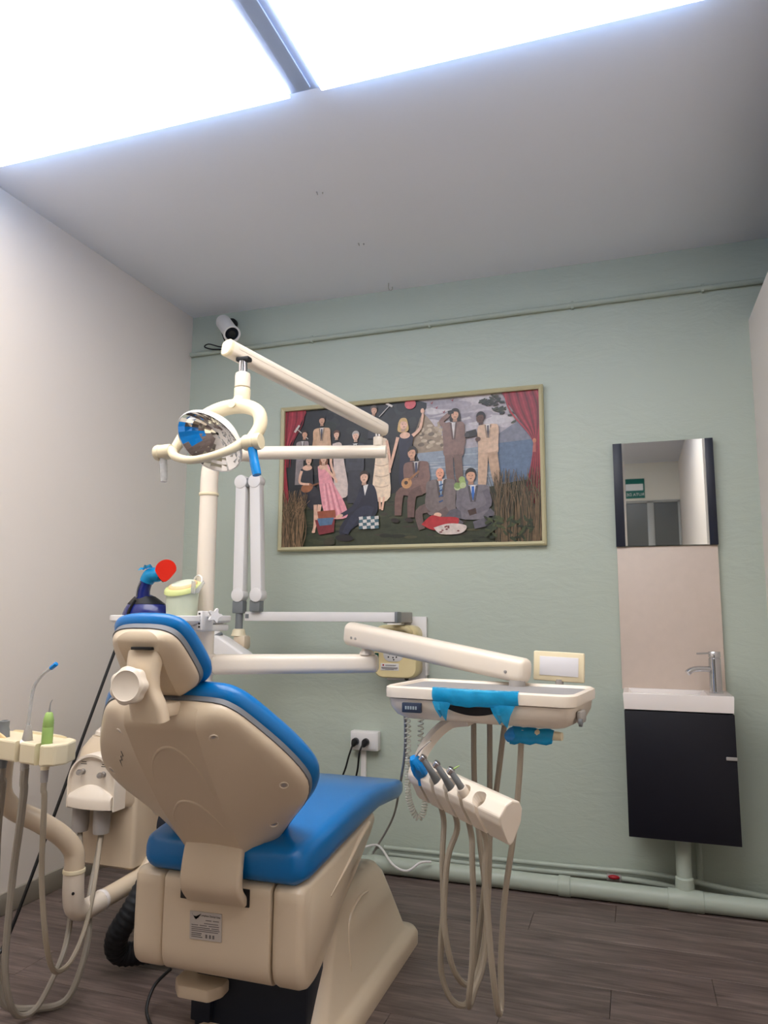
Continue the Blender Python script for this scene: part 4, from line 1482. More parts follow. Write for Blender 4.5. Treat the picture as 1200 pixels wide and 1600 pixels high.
bar(E0, E1, .03, .0335, .022, taper=.88).build('lower_arm', 'ivory2', dl)
pv = V((-.82, 2.28, .925))
MB().lathe([(.026, 0), (.024, .008), (.018, .014), (.017, .022)], pv, (0, 0, 1), 20).build('pivot_base', 'ivory2', dl)
MB().cyl(pv + V((0, 0, .02)), pv + V((0, 0, .04)), .012, n=16).build('pivot_pin', 'chrome', dl)
F0, F1 = V((-.892, 2.305, .992)), V((-.268, 1.985, .908))
bar(F0, F1, .030, .038, .022, taper=.86).build('spring_arm', 'ivory2', dl)
fd = (F1 - F0).normalized()
fs = fd.cross(V((0, 0, 1))).normalized()
fu = fs.cross(fd)
for p, k in ((F0 + fd * .045, 1), (F0 + fd * .065, 1), (F1 - fd * .05, .87)):
    c = p + fs * (.030 * k) - fu * .008
    MB().lathe([(.0045, 0), (.0045, .002), (.001, .003)], c - fs * .0005, fs, 10).build('arm_screw', 'steel', dl)
MB().cyl((-.295, 1.99, .845), (-.295, 1.99, .885), .022, n=18).build('tray_pivot', 'lgrey', dl)
# tray, turned a little
TM = Matrix.Translation((-.352, 1.905, 0)) @ Matrix.Rotation(math.radians(-8.5), 4, 'Z')
TW, TD = .236, .122          # half width, half depth


def tring(ox, oy, z, r=.03, dx=0, front=0.0):
    pts = rrect(TW + ox, TD + oy, r, 5)
    out = []
    for a, b in pts:
        bulge_ = front * max(0, 1 - (a / TW) ** 2) if b < 0 else 0
        out.append((a + dx, b - bulge_, z))
    return out


mb = MB(TM)
mb.rings([tring(-.07, -.05, .793, .03), tring(-.03, -.025, .795, .035), tring(-.012, -.012, .804, .04), tring(-.002, -.002, .825, .035, 0, .01), tring(0, 0, .845, .03, 0, .014)])
mb.build('tray_body', 'ivory2', dl)
mb = MB(TM)
mb.rings([tring(.001, .001, .846, .03, 0, .014), tring(.006, .006, .848, .03, 0, .016), tring(.007, .007, .862, .03, 0, .016), tring(.006, .006, .872, .03, 0, .014), tring(.0, .0, .876, .03, 0, .010), tring(-.006, -.006, .874, .028, 0, .004), tring(-.014, -.014, .860, .022)])
mb.build('tray_rim', 'ivory2', dl)
mb = MB(TM)
mb.rings([tring(-.0115, -.0115, .866, .024, 0, .002), tring(-.0115, -.0115, .8695, .024, 0, .002)])
mb.build('tray_mat', 'mat_grey', dl)
# hand grip under film: black crescent painted as the shade of its recess
mb = MB(TM)
rc = []
for i in range(17):
    f = -1 + 2 * i / 16
    rc.append((f * .083 + .003, -TD - .0165 + .006 * abs(f), .838 - .0 * f))
for i in range(17):
    f = 1 - 2 * i / 16
    rc.append((f * .083 + .003, -TD - .0095 - .003 * (1 - f * f), .838 - .020 * (1 - f * f) - .001))
mb.prism(rc, (0, .012, 0))
mb.build('grip_recess_shade', 'black', dl)
fl = MB(TM)
rg = []
for i in range(25):
    f = -1 + 2 * i / 24
    x = f * .108 + .006
    yv = -TD - .024 + .012 * f * f
    sag = .004 * math.sin(7 * f) + .002 * math.sin(17 * f)
    low = .846 - .008 * (1 - f * f) + sag * .4
    rg.append([(x, yv + .014, .8785), (x, yv + .002, .8775 + .001 * math.sin(11 * f)), (x, yv - .002, .866), (x, yv - .001 + .002 * math.sin(13 * f), .856), (x, yv + .004, low)])
fl.grid(rg)
fl.build('grip_film', 'cyan', dl, label='crinkled blue film over the tray grip')
for x0, x1, zt, zb in ((-.100, -.050, .846, .806), (.045, .108, .846, .800)):
    f2 = MB(TM)
    rg = []
    for i in range(7):
        f = i / 6
        xx0, xx1 = x0 + (x1 - x0) * f, x0 + (x1 - x0) * (.35 + .3 * f)
        rg.append([(xx0, -TD - .017, zt), ((xx0 + xx1) / 2, -TD - .0185 + .003 * math.sin(4 * f * PI), (zt + zb) / 2), (xx1, -TD - .007 + .002 * math.sin(9 * f), zb + .006 * math.sin(5 * f))])
    f2.grid(rg)
    f2.build('grip_film', 'cyan', dl, label='loose flap of blue film')
dsp = MB(TM).box((-.158, -TD - .0085, .826), (.05, .012, .024), Matrix.Rotation(math.radians(6), 3, 'Z'), .002).build('display', 'lcd', dl)
ds = MB(TM)
for i in range(5):
    ds.box((-.171 + i * .0065, -TD - .0168 + .0007 * i, .826), (.0042, .0006, .008), Matrix.Rotation(math.radians(6), 3, 'Z'))
ds.build('display_digits', 'lcdtext', dsp)
MB(TM).box((TW + .006, -.06, .822), (.012, .05, .028), None, .004).build('side_button', 'lgrey', dl)
MB(TM).cyl((TW + .006, -.085, .812), (TW + .013, -.085, .812), .009, n=14).build('air_outlet', 'grey', dl)
# small lit viewer at the back of the tray
vm = Matrix.Translation((-.193, 2.06, .918)) @ Matrix.Rotation(math.radians(-3), 4, 'Z') @ Matrix.Rotation(math.radians(2), 4, 'Y')
vb = MB(vm).box((0, 0, 0), (.134, .016, .078), None, .004).build('film_viewer', 'yellowed', dl)
MB(vm).box((.001, -.0085, .001), (.102, .002, .05), None, .0005).build('viewer_screen', 'screen', vb)
MB().cyl((-.193, 2.06, .85), (-.193, 2.06, .885), .011, n=12).build('viewer_post', 'lgrey', dl)
# curved arm to the handpiece holder
am = MB()
ap = catmull([(-.400, 1.905, .788), (-.447, 1.92, .780), (-.476, 1.915, .766), (-.502, 1.90, .740), (-.522, 1.88, .706), (-.528, 1.868, .675), (-.512, 1.858, .655)], 5)
rg = []
for i, p in enumerate(ap):
    tt = (ap[min(i + 1, len(ap) - 1)] - ap[max(i - 1, 0)]).normalized()
    sv = V((.5, -.85, 0)).normalized()
    sv = (sv - tt * sv.dot(tt)).normalized()
    nv_ = tt.cross(sv)
    hw = .021
    rg.append([p + sv * x + nv_ * z for x, z in ((-hw, .010), (-hw * .4, .015), (hw * .4, .015), (hw, .010), (hw, -.010), (-hw, -.010))])
am.rings(rg)
am.build('holder_arm', 'ivory2', dl)
# handpiece holder: bar with five slots
G0, G1 = V((-.523, 1.872, .655)), V((-.262, 1.672, .622))
gd = (G1 - G0).normalized()
gs = V((-gd.y, gd.x, 0)).normalized() * -1      # towards the viewer
gu = gd.cross(gs) if gd.cross(gs).z > 0 else gs.cross(gd)
LEN = (G1 - G0).length
cs = [(-.028, .014), (-.018, .030), (.004, .035), (.022, .028), (.040, .004), (.036, -.014), (.012, -.052), (.005, -.062), (-.006, -.056), (-.026, -.015)]
mb = MB()
mb.prism([G0 + gs * a + gu * b for a, b in cs], gd * LEN, .004, 2)
hold = mb.build('handpiece_holder', 'ivory2', dl, sharp=30)
hp_ax = (gs * .58 + gu * .82 - gd * .10).normalized()     # direction handpieces lean
slots = []
cut = []
for i in range(5):
    c = G0 + gd * (.040 + i * .053) + gs * .024 + gu * .010
    slots.append(c)
    cb = MB()
    cb.lathe([(.0135, -.10), (.0135, -.008), (.0245, .03), (.0245, .09)], c, hp_ax, 20)
    cb2 = MB()
    cb2.prism([c - gd * .006 - hp_ax * .1, c + gd * .006 - hp_ax * .1, c + gd * .006 + hp_ax * .06, c - gd * .006 + hp_ax * .06], gs * .08)
    cut += [cb, cb2]
cobs = []
for c in cut:
    o = c.build('cutter', 'ivory2')
    cobs.append(o)
hold_w = hold.parent
bpy.context.view_layer.update()
boolean_cut(hold, cobs)
for p in hold.data.polygons:
    p.use_smooth = False
MB().lathe([(.034, 0), (.034, .012), (.030, .014)], G0 - gd * .012, gd, 20).build('holder_hub', 'ivory2', dl)

# instruments in the holder, each with its hose
hoses = [
    [(-0.465, 1.850, 0.465), (-0.463, 1.850, 0.348), (-0.469, 1.850, 0.274), (-0.471, 1.860, 0.198), (-0.453, 1.870, 0.142), (-0.431, 1.890, 0.118), (-0.414, 1.910, 0.127), (-0.403, 1.930, 0.208), (-0.388, 1.940, 0.310), (-0.368, 1.950, 0.477), (-0.346, 1.950, 0.619), (-0.322, 1.950, 0.787)],
    [(-0.446, 1.830, 0.473), (-0.456, 1.830, 0.356), (-0.452, 1.830, 0.292), (-0.440, 1.840, 0.228), (-0.425, 1.860, 0.188), (-0.409, 1.880, 0.173), (-0.391, 1.900, 0.193), (-0.377, 1.920, 0.260), (-0.368, 1.930, 0.361), (-0.364, 1.940, 0.511), (-0.364, 1.950, 0.633), (-0.362, 1.950, 0.785)],
    [(-0.378, 1.790, 0.492), (-0.376, 1.790, 0.380), (-0.380, 1.790, 0.268), (-0.391, 1.800, 0.181), (-0.395, 1.820, 0.154), (-0.385, 1.840, 0.184), (-0.370, 1.860, 0.227), (-0.362, 1.880, 0.306), (-0.371, 1.900, 0.401), (-0.388, 1.920, 0.514), (-0.404, 1.950, 0.630), (-0.404, 1.950, 0.783)],
    [(-0.344, 1.770, 0.473), (-0.339, 1.770, 0.377), (-0.332, 1.770, 0.283), (-0.325, 1.780, 0.200), (-0.322, 1.800, 0.159), (-0.320, 1.820, 0.176), (-0.321, 1.830, 0.261), (-0.311, 1.840, 0.398), (-0.287, 1.840, 0.544), (-0.273, 1.840, 0.662), (-0.265, 1.835, 0.755)]]
defs = [('air_water_syringe', 'air and water syringe in blue film, end slot of the holder by its arm', 'syringe', 0),
        ('dental_handpiece', 'grey handpiece with round steel head, second slot of the holder', 'handpiece', 1),
        ('dental_handpiece', 'grey handpiece with small ball head, middle slot of the holder', 'handpiece', 2),
        ('dental_handpiece', 'stepped grey handpiece with a green bur, next to the empty slot', 'handpiece', 3)]
for (nm, lb, ct, i) in defs:
    c = slots[i]
    t = thing(nm, lb, ct, c - hp_ax * .08, 'handpieces in the tray holder' if i else None)
    h0 = c - hp_ax * .045
    if i == 0:
        MB().tube([h0, c + hp_ax * .02, c + hp_ax * .045], [.011, .012, .010], 12, 3).build('body', 'lgrey', t)
        fl = MB()
        rg = []
        for q, (hh, rr_) in enumerate(((-.012, .021), (.0, .017), (.014, .019), (.03, .018), (.046, .014), (.056, .010))):
            o2 = hp_ax.to_track_quat('Z', 'Y')
            rg.append([c + hp_ax * hh + (o2 @ V((math.cos(a), math.sin(a), 0))) * rr_ * (1 + .16 * math.sin(3 * a + q) + .1 * math.sin(7 * a + 2 * q)) for a in (2 * PI * k / 22 for k in range(22))])
        fl.rings(rg)
        fl.build('film_cover', 'bluewrap', t)
        tip = c + hp_ax * .05
        MB().tube([tip, tip + V((.018, -.006, .024)), tip + V((.045, -.012, .048))], [.003, .0025, .002], 8, 4).build('nozzle', 'chrome', t)
    else:
        L1 = .036
        rr_ = [.0105, .010, .009, .0075, .0068]
        bend = hp_ax * .022 - gd * .012 + V((0, 0, .006))
        tip = c + hp_ax * L1 + bend
        MB().tube([h0, c - hp_ax * .01, c + hp_ax * .014, c + hp_ax * L1, tip], rr_, 14, 4).build('body', 'grey', t)
        if i == 3:
            MB().lathe([(.012, 0), (.0125, .004), (.012, .03), (.011, .032)], c - hp_ax * .01, hp_ax, 16).build('sleeve', 'ivory2', t)
        MB().lathe([(.004, -.009), (.0085, -.006), (.0088, .006), (.006, .0085), (.001, .009)], tip, (gd * .4 - gs * .3 + gu * .8).normalized(), 14).build('head', 'chrome', t)
        if i == 3:
            MB().cyl(tip, tip + V((.02, .004, .012)), .0022, .0012, 8).build('bur', 'scaler', t)
    hp = hoses[i]
    MB().tube([h0 + hp_ax * .01, h0 - hp_ax * .03, h0 - hp_ax * .06 + V((0, 0, -.03))] + hp, .0072, 8, 5).build('hose', 'hose2', t)
# syringe hanging under the tray on the right
t = thing('hanging_syringe', 'ivory handpiece in blue film hanging under the right end of the tray', 'handpiece', (-.24, 1.83, .77))
MB().tube([(-.268, 1.836, .774), (-.23, 1.822, .776), (-.195, 1.811, .776), (-.166, 1.803, .776)], [.012, .0125, .011, .0105, .0095], 14, 4).build('body', 'yellowed', t)
fl = MB()
rg = []
for q in range(9):
    f = q / 8
    p = V((-.290, 1.842, .769)).lerp(V((-.187, 1.808, .774)), f)
    r = .020 - .004 * f + .002 * math.sin(q * 2.1)
    rg.append([p + V((.2 * math.sin(a) * r, math.cos(a) * r * .8, math.sin(a) * r * (1 if math.sin(a) > 0 else 1.15))) for a in (2 * PI * k / 18 for k in range(18))])
fl.rings(rg, caps=False)
fl.build('film_cover', 'cyan', t)
MB().tube([(-.300, 1.846, .760), (-.285, 1.840, .768), (-.275, 1.837, .773)], [.012, .019, .017], 12, 3).build('film_knot', 'bluewrap', t)

# clear coiled tube under the tray
t = thing('coiled_tube', 'clear coiled air tube looping under the left end of the tray', 'tube', (-.565, 1.95, .51))
cp = catmull([(-.578, 1.93, .798), (-.576, 1.93, .687), (-.580, 1.94, .595), (-.571, 1.95, .545), (-.555, 1.96, .523), (-.542, 1.965, .551), (-.546, 1.97, .630), (-.554, 1.972, .711), (-.552, 1.972, .792)], 50)
cc = []
tot = 0
for i, p in enumerate(cp):
    if i:
        tot += (p - cp[i - 1]).length
    tt = (cp[min(i + 1, len(cp) - 1)] - cp[max(i - 1, 0)]).normalized()
    a_ = tt.cross(V((0, 1, 0))).normalized()
    b_ = tt.cross(a_)
    ph = tot / (.0125 if tot < .11 or tot > .43 else .0068) * 2 * PI
    cc.append(p + (a_ * math.cos(ph) + b_ * math.sin(ph)) * .0072)
MB().tube(cc, .0021, 6, 1).build('coil', 'coil', t)
o = MB().tube([(-.592, 1.95, .80), (-.62, 2.05, .735), (-.668, 2.2, .634), (-.806, 2.6, .458), (-.942, 2.95, .252), (-1.05, 3.09, .10), (-1.12, 3.11, .012), (-1.2, 3.08, .008)], .0045, 8, 6).build('supply_cord', 'lgrey')
tag(o, 'thin grey cord from the tray down to the wall foot', 'cord')
o = MB().tube([(-1.12, 3.09, .075), (-1.05, 3.085, .09), (-.95, 2.97, .06), (-.89, 2.965, .045), (-.84, 2.985, .075), (-.80, 3.0, .078)], .0045, 8, 6).build('loose_cable', 'white')
tag(o, 'loose white cable draped over the waste pipe', 'cable')

# ================================================================== ASSISTANT ARM
t = thing('assistant_holder', 'cream instrument holder on a bent ivory tube in the left foreground', 'instrument holder', (-1.52, 1.75, .2))
MB().tube([(-1.658, 1.66, .66), (-1.657, 1.66, .571), (-1.633, 1.68, .522), (-1.579, 1.72, .483), (-1.542, 1.77, .435), (-1.522, 1.80, .387), (-1.517, 1.80, .336)], .0275, 18, 6).build('upper_tube', 'ivory', t)
MB().lathe([(.0285, 0), (.0305, .002), (.0305, .010), (.029, .012)], (-1.517, 1.80, .33), (0, 0, 1), 22).build('tube_ring', 'yellowed', t)
MB().tube([(-1.517, 1.80, .332), (-1.515, 1.80, .275), (-1.516, 1.812, .235), (-1.517, 1.85, .215), (-1.516, 1.92, .216)], .0285, 18, 6).build('elbow_tube', 'ivory2', t)
MB().lathe([(.0285, 0), (.0295, .002), (.0295, .012), (.0285, .014)], (-1.516, 1.915, .2165), (.02, 1, .02), 22).build('tube_joint', 'whitegloss', t)
MB().tube([(-1.516, 1.925, .217), (-1.51, 2.0, .222), (-1.50, 2.08, .235), (-1.49, 2.13, .27)], .0275, 18, 5).build('lower_tube', 'ivory', t)
MB().cyl((-1.498, 1.779, .285), (-1.495, 1.7755, .285), .004, n=10).build('set_screw', 'black', t)
# cream slotted block
hm = Matrix.Translation((-1.525, 1.60, .705)) @ Matrix.Rotation(math.radians(-12), 4, 'Z')
mb = MB(hm)
pl = [(-.18, -.055), (.142, -.055), (.166, -.035), (.168, .0), (.135, .05), (.04, .075), (-.08, .078), (-.18, .06)]
mb.prism([(x, y, -.028) for x, y in pl], (0, 0, .052), .005, 2)
blk = mb.build('holder_block', 'yellowed', t, sharp=30)
cobs = []
for x in (-.04, .042, .122 - .02):
    pass
slx = [-.055, .045, .125]
for x in slx:
    cobs.append(MB(hm).lathe([(.014, -.06), (.014, .012), (.021, .06)], (x, -.03, 0), (0, 0, 1), 18).build('cutter', 'yellowed'))
    cobs.append(MB(hm).bb(x - .0105, x + .0105, -.09, -.03, -.06, .06).build('cutter', 'yellowed'))
cobs.append(MB(hm).bb(-.3, .1, .0, .064, .018, .06).build('cutter', 'yellowed'))
bpy.context.view_layer.update()
boolean_cut(blk, cobs)
for p in blk.data.polygons:
    p.use_smooth = False


def hpt(x, y, z):
    return hm @ V((x, y, z))


as_h = [
    [(-1.489, 1.565, 0.60), (-1.510, 1.580, 0.50), (-1.533, 1.595, 0.40), (-1.544, 1.600, 0.256), (-1.542, 1.600, 0.150), (-1.535, 1.620, 0.064), (-1.538, 1.660, 0.022), (-1.520, 1.700, 0.032), (-1.509, 1.760, 0.119), (-1.539, 1.820, 0.175), (-1.593, 1.890, 0.262), (-1.635, 1.960, 0.32), (-1.672, 2.000, 0.374)],
    [(-1.408, 1.548, 0.60), (-1.416, 1.56, 0.52), (-1.424, 1.572, 0.43), (-1.423, 1.580, 0.354), (-1.412, 1.590, 0.247), (-1.417, 1.620, 0.175), (-1.427, 1.660, 0.145), (-1.440, 1.720, 0.146), (-1.468, 1.800, 0.191), (-1.525, 1.900, 0.269), (-1.592, 2.000, 0.374)],
    [(-1.596, 1.60, 0.60), (-1.631, 1.630, 0.471), (-1.629, 1.640, 0.277), (-1.609, 1.640, 0.139), (-1.592, 1.660, 0.040), (-1.539, 1.720, 0.012), (-1.485, 1.76, 0.022), (-1.475, 1.80, 0.084), (-1.496, 1.85, 0.150), (-1.556, 1.92, 0.222), (-1.59, 1.985, 0.302), (-1.595, 2.005, 0.374)]]
# saliva ejector
s0 = hpt(.045, -.03, 0)
t = thing('saliva_ejector', 'saliva ejector with bent clear straw and bright blue tip in the cream holder', 'saliva ejector', s0 - V((0, 0, .04)))
MB().lathe([(.0105, -.05), (.011, -.02), (.0105, 0), (.012, .012), (.0125, .03), (.0095, .05), (.006, .062)], s0, (.03, .0, 1), 16).build('handle', 'lgrey', t)
MB().tube([s0 + V((0, 0, .058)), s0 + V((.004, 0, .11)), s0 + V((.010, 0, .155)), s0 + V((.030, 0, .185)), s0 + V((.062, 0, .208))], .0042, 10, 6).build('straw', 'clear', t)
MB().cyl(s0 + V((.060, 0, .2065)), s0 + V((.078, 0, .2195)), .0055, .006, 12, .001).build('tip', 'bluewrap', t)
MB().lathe([(.004, -.011), (.0125, -.009), (.0125, .009), (.004, .011)], s0 + V((0, -.004, .016)), (.3, -.5, .8), 14).build('valve_lever', 'white', t)
MB().tube([s0 + V((0, 0, -.045)), s0 + V((-.001, -.0, -.08))] + as_h[0], [.0105, .0095, .0085, .008, .008, .008], 8, 5).build('hose', 'hose', t)
# scaler
s1 = hpt(.125, -.03, 0)
t = thing('ultrasonic_scaler', 'light green ultrasonic scaler standing in the cream holder', 'scaler', s1 - V((0, 0, .04)))
MB().lathe([(.0105, -.02), (.0105, .0), (.012, .004), (.0135, .03), (.0135, .062), (.0128, .064), (.0135, .066), (.0128, .07), (.0135, .072), (.0126, .076), (.0132, .079), (.009, .097), (.006, .1)], s1, (.02, 0, 1), 20).build('grip', 'scaler', t)
MB().lathe([(.0105, -.04), (.0115, -.018), (.0105, -.016)], s1, (0, 0, 1), 14).build('collar', 'yellowed', t)
MB().lathe([(.0085, -.07), (.0095, -.042), (.0085, -.04)], s1, (0, 0, 1), 14).build('connector', 'lgrey', t)
q = s1 + V((.002, 0, .1))
MB().tube([q, q + V((.001, 0, .014)), q + V((.003, 0, .024)), q + V((.008, 0, .031))], [.0032, .0016, .0012, .0008], 8, 4).build('tip', 'steel', t)
MB().tube([s1 + V((0, 0, -.065)), s1 + V((0, .0, -.09))] + as_h[1], [.0072, .0068, .0065], 8, 5).build('hose', 'hose2', t)
# strong suction at the frame edge
s2 = hpt(-.055, -.03, 0)
t = thing('suction_handle', 'grey suction handpiece with ivory lever at the left edge of the cream holder', 'suction handpiece', s2 - V((0, 0, .05)))
MB().lathe([(.012, -.055), (.0155, -.03), (.0155, .02), (.014, .04), (.012, .05), (.013, .065), (.009, .066), (.008, .05)], s2, (0, 0, 1), 18).build('body', 'grey', t)
MB().box(s2 + V((.006, -.014, .022)), (.03, .008, .022), Matrix.Rotation(math.radians(30), 3, 'Y'), .003).build('lever', 'peach', t)
MB().tube([s2 + V((0, 0, -.05)), s2 + V((0, 0, -.08))] + as_h[2], [.012, .0105, .009, .009], 8, 5).build('hose', 'hose', t)

# black cord against the left wall, corrugated hose, floor cables
o = MB().tube([(-1.79, 2.33, 1.03), (-1.824, 2.32, .931), (-1.849, 2.2, .624), (-1.872, 2.05, .260), (-1.883, 1.96, .06), (-1.88, 1.9, .008), (-1.87, 1.8, .006)], .0055, 8, 6).build('black_cord', 'black')
tag(o, 'straight black cord slanting down from the shelf in front of the left wall', 'cord')
hp = catmull([(-1.40, 2.06, .30), (-1.412, 1.995, .250), (-1.430, 1.95, .185), (-1.468, 1.94, .115), (-1.478, 1.97, .058), (-1.43, 2.02, .046), (-1.36, 2.06, .050), (-1.27, 2.12, .06)], 16)
mb = MB()
rs = [.0325 + .0016 * math.sin(i * 1.9) for i in range(len(hp))]
mb.tube(hp, rs, 14, 1)
o = mb.build('corrugated_hose', 'blackrubber', sharp=70)
tag(o, 'thick black corrugated hose under the side box', 'hose')
o = MB().tube([(-1.255, 1.9, .075), (-1.262, 1.84, .06), (-1.25, 1.79, .03), (-1.222, 1.765, .008), (-1.16, 1.72, .006), (-1.05, 1.62, .006)], .0045, 8, 6).build('floor_cord', 'black')
tag(o, 'thin black cord trailing on the floor below the chair seat', 'cord')
o = MB().tube([(-1.10, 1.66, .016), (-1.03, 1.56, .014), (-.93, 1.48, .014), (-.8, 1.42, .014)], .011, 10, 6).build('pedal_hose', 'blackrubber')
tag(o, 'dark grey hose running forward from the foot pedal', 'hose')

# ================================================================== SHELF THINGS
bx, by, bz = -1.545, 2.11, 1.0335
t = thing('curing_light', 'dark blue curing light with red shield standing on the white shelf', 'curing light', (bx, by, bz))
mb = MB()
rg = []
for r, h, sx in ((.078, 0, 0), (.083, .006, 0), (.084, .018, 0), (.078, .034, 0), (.066, .05, -.002), (.05, .064, -.006), (.034, .076, -.010), (.022, .082, -.012)):
    rg.append([(bx + sx + r * 1.03 * math.cos(a), by + r * .72 * math.sin(a), bz + h) for a in (2 * PI * i / 36 for i in range(36))])
mb.rings(rg)
mb.build('base', 'darkblue', t)
mb = MB()
rg = []
for r, h, sx in ((.0672, .0505, -.002), (.0512, .0645, -.006), (.036, .0765, -.010)):
    rg.append([(bx + sx + r * 1.03 * math.cos(a), by + r * .73 * math.sin(a), bz + h) for a in (PI * 1.05 + PI * 1.0 * i / 18 for i in range(19))])
mb.grid(rg)
mb.build('base_band', 'black', t)
MB().tube([(bx - .03, by - .058, bz + .004), (bx - .026, by - .057, bz + .03), (bx - .018, by - .04, bz + .062)], .008, 10, 4, flat=.6).build('charge_slot', 'black', t)
hnd = [(bx - .012, by - .01, bz + .065), (bx - .008, by - .012, bz + .10), (bx + .004, by - .012, bz + .128), (bx + .022, by - .012, bz + .146), (bx + .045, by - .012, bz + .147)]
MB().tube(hnd, [.024, .022, .020, .021, .018], 18, 5).build('handle', 'darkblue', t)
MB().tube([(bx - .016, by - .035, bz + .072), (bx - .013, by - .0345, bz + .100), (bx - .004, by - .033, bz + .122)], .0042, 8, 4, flat=.8).build('silver_stripe', 'chrome', t)
mb = MB()
rg = []
path = catmull([(bx + .002, by - .012, bz + .124), (bx + .008, by - .012, bz + .135), (bx + .022, by - .012, bz + .147), (bx + .05, by - .012, bz + .146), (bx + .06, by - .012, bz + .142)], 4)
mb.tube(path, [.0225, .024, .0255, .025, .022, .019], 18, 1)
mb.build('film_cover', 'cyan', t)
mb = MB()
mb.grid([[(bx - .012 + .045 * f, by - .02 + .01 * math.sin(6 * f) - .016 * g, bz + .166 + .010 * f + .006 * math.sin(3 * g + 5 * f)) for g in (0, .5, 1, 1.5)] for f in (0, .25, .5, .75, 1)])
mb.build('film_flap', 'cyan', t)
mb = MB()
dc = V((bx + .087, by - .03, bz + .160))
dn = V((.25, -.95, .15)).normalized()
dx_ = V((0, 0, 1)).cross(dn).normalized()
dy_ = dn.cross(dx_)
pts = []
for i in range(28):
    a = 2 * PI * i / 28
    r = .034 * (1 + .10 * math.cos(a - 1.2)) * (1 - .0 * math.sin(a))
    k_ = 1.0 if math.sin(a) > -.3 else 1.0 + .35 * (-.3 - math.sin(a))
    pts.append(dc + dx_ * r * math.cos(a) * (1.05 if math.sin(a) > 0 else 1.05 - .35 * abs(math.sin(a))) + dy_ * r * math.sin(a) * k_)
mb.prism(pts, dn * .004, .001, 1)
mb.build('red_shield', 'red', t)
MB().cyl((bx + .055, by - .012, bz + .143), (bx + .074, by - .018, bz + .128), .009, .007, 12).build('light_guide', 'black', t)

cx_, cy_ = -1.402, 2.10
t = thing('lidded_cup', 'milky lidded cup with lime lid standing on the shelf beside the curing light', 'cup', (cx_, cy_, 1.0335))


def slant(r, h, k=1.0, n=36, dx=0.0):
    return [(cx_ + r * math.cos(a) + (dx if abs(a - .35) < .4 else 0), cy_ + r * math.sin(a), 1.0335 + h + k * .36 * r * math.sin(a)) for a in (2 * PI * i / n for i in range(n))]


mb = MB()
mb.rings([slant(.001, .001, 0), slant(.047, .0, 0), slant(.049, .003, 0), slant(.0535, .098), slant(.052, .099), slant(.0475, .006, 0), slant(.001, .005, 0)])
mb.build('cup', 'limeclear', t)
mb = MB()
mb.rings([slant(.053, .095), slant(.0585, .096), slant(.059, .105, 1, 36, .008), slant(.056, .110, 1, 36, .008), slant(.046, .111), slant(.001, .1105)])
mb.build('lid_rim', 'lime', t)
mb = MB()
mb.rings([slant(.0455, .108), slant(.046, .114), slant(.043, .118), slant(.036, .119)])
mb.build('lid_top', 'peach', t)
mb = MB()
mb.rings([slant(.0375, .117), slant(.0365, .1205), slant(.02, .1215), slant(.001, .1215)])
mb.build('lid_pad', 'limeclear', t)
MB().tube([(cx_ + .006, cy_ + .05, 1.15), (cx_ + .01, cy_ + .053, 1.172), (cx_ + .026, cy_ + .053, 1.180), (cx_ + .042, cy_ + .045, 1.170), (cx_ + .046, cy_ + .035, 1.15)], .003, 8, 5).build('bail_handle', 'white', t)
t = MB()
t.prism([(cx_ + .052, cy_ - .02, 1.122), (cx_ + .082, cy_ - .01, 1.16), (cx_ + .088, cy_ - .01, 1.152), (cx_ + .070, cy_ - .018, 1.118)], (0, .002, 0))
t.prism([(cx_ + .050, cy_ - .03, 1.118), (cx_ + .052, cy_ - .03, 1.158), (cx_ + .064, cy_ - .026, 1.156), (cx_ + .066, cy_ - .028, 1.116)], (0, .002, 0))
o = t.build('film_clip', 'clear')
tag(o, 'clear plastic film holders clipped to the rim of the lidded cup', 'clip')

# ================================================================== X-RAY UNIT ON THE GREEN WALL
xr = thing('xray_unit', 'white wall-mounted X-ray unit with folding arm, folded beside the pole', 'X-ray unit', (-.93, YB, .76))
MB().bb(-1.05, -.866, YB - .02, YB - .001, .765, 1.045, .004).build('wall_plate', 'white', xr)
MB().bb(-.985, -.93, 2.93, YB - .019, 1.018, 1.064, .004).build('plate_bracket', 'lgrey', xr)
MB().bb(-1.62, -.925, 2.905, 2.955, 1.0225, 1.0625, .003).build('rail', 'white', xr)
MB().bb(-.9255, -.913, 2.90, 2.96, 1.02, 1.065, .003).build('rail_end', 'grey', xr)
MB().bb(-1.614, -1.598, 2.903, 2.906, 1.034, 1.052).build('rail_badge', 'grey', xr)


def link(xb, xt, y, z0, z1, nm):
    t0, t1 = V((xb, y, z0)), V((xt, y, z1))
    MB().cyl(t0 + V((0, -.026, 0)), t0 + V((0, .026, 0)), .031, n=28, bevel=.004).build('joint_cover', 'white', xr)
    MB().cyl(t1 + V((0, -.026, 0)), t1 + V((0, .026, 0)), .031, n=28, bevel=.004).build('joint_cover', 'white', xr)
    d_ = (t1 - t0).normalized()
    mb = MB()
    mb.rings([[p + V((x, yy_, 0)) for x, yy_ in rrect(.026, .022, .006, 2)] for p in (t0, t1)])
    mb.build('arm_link', 'white', xr)


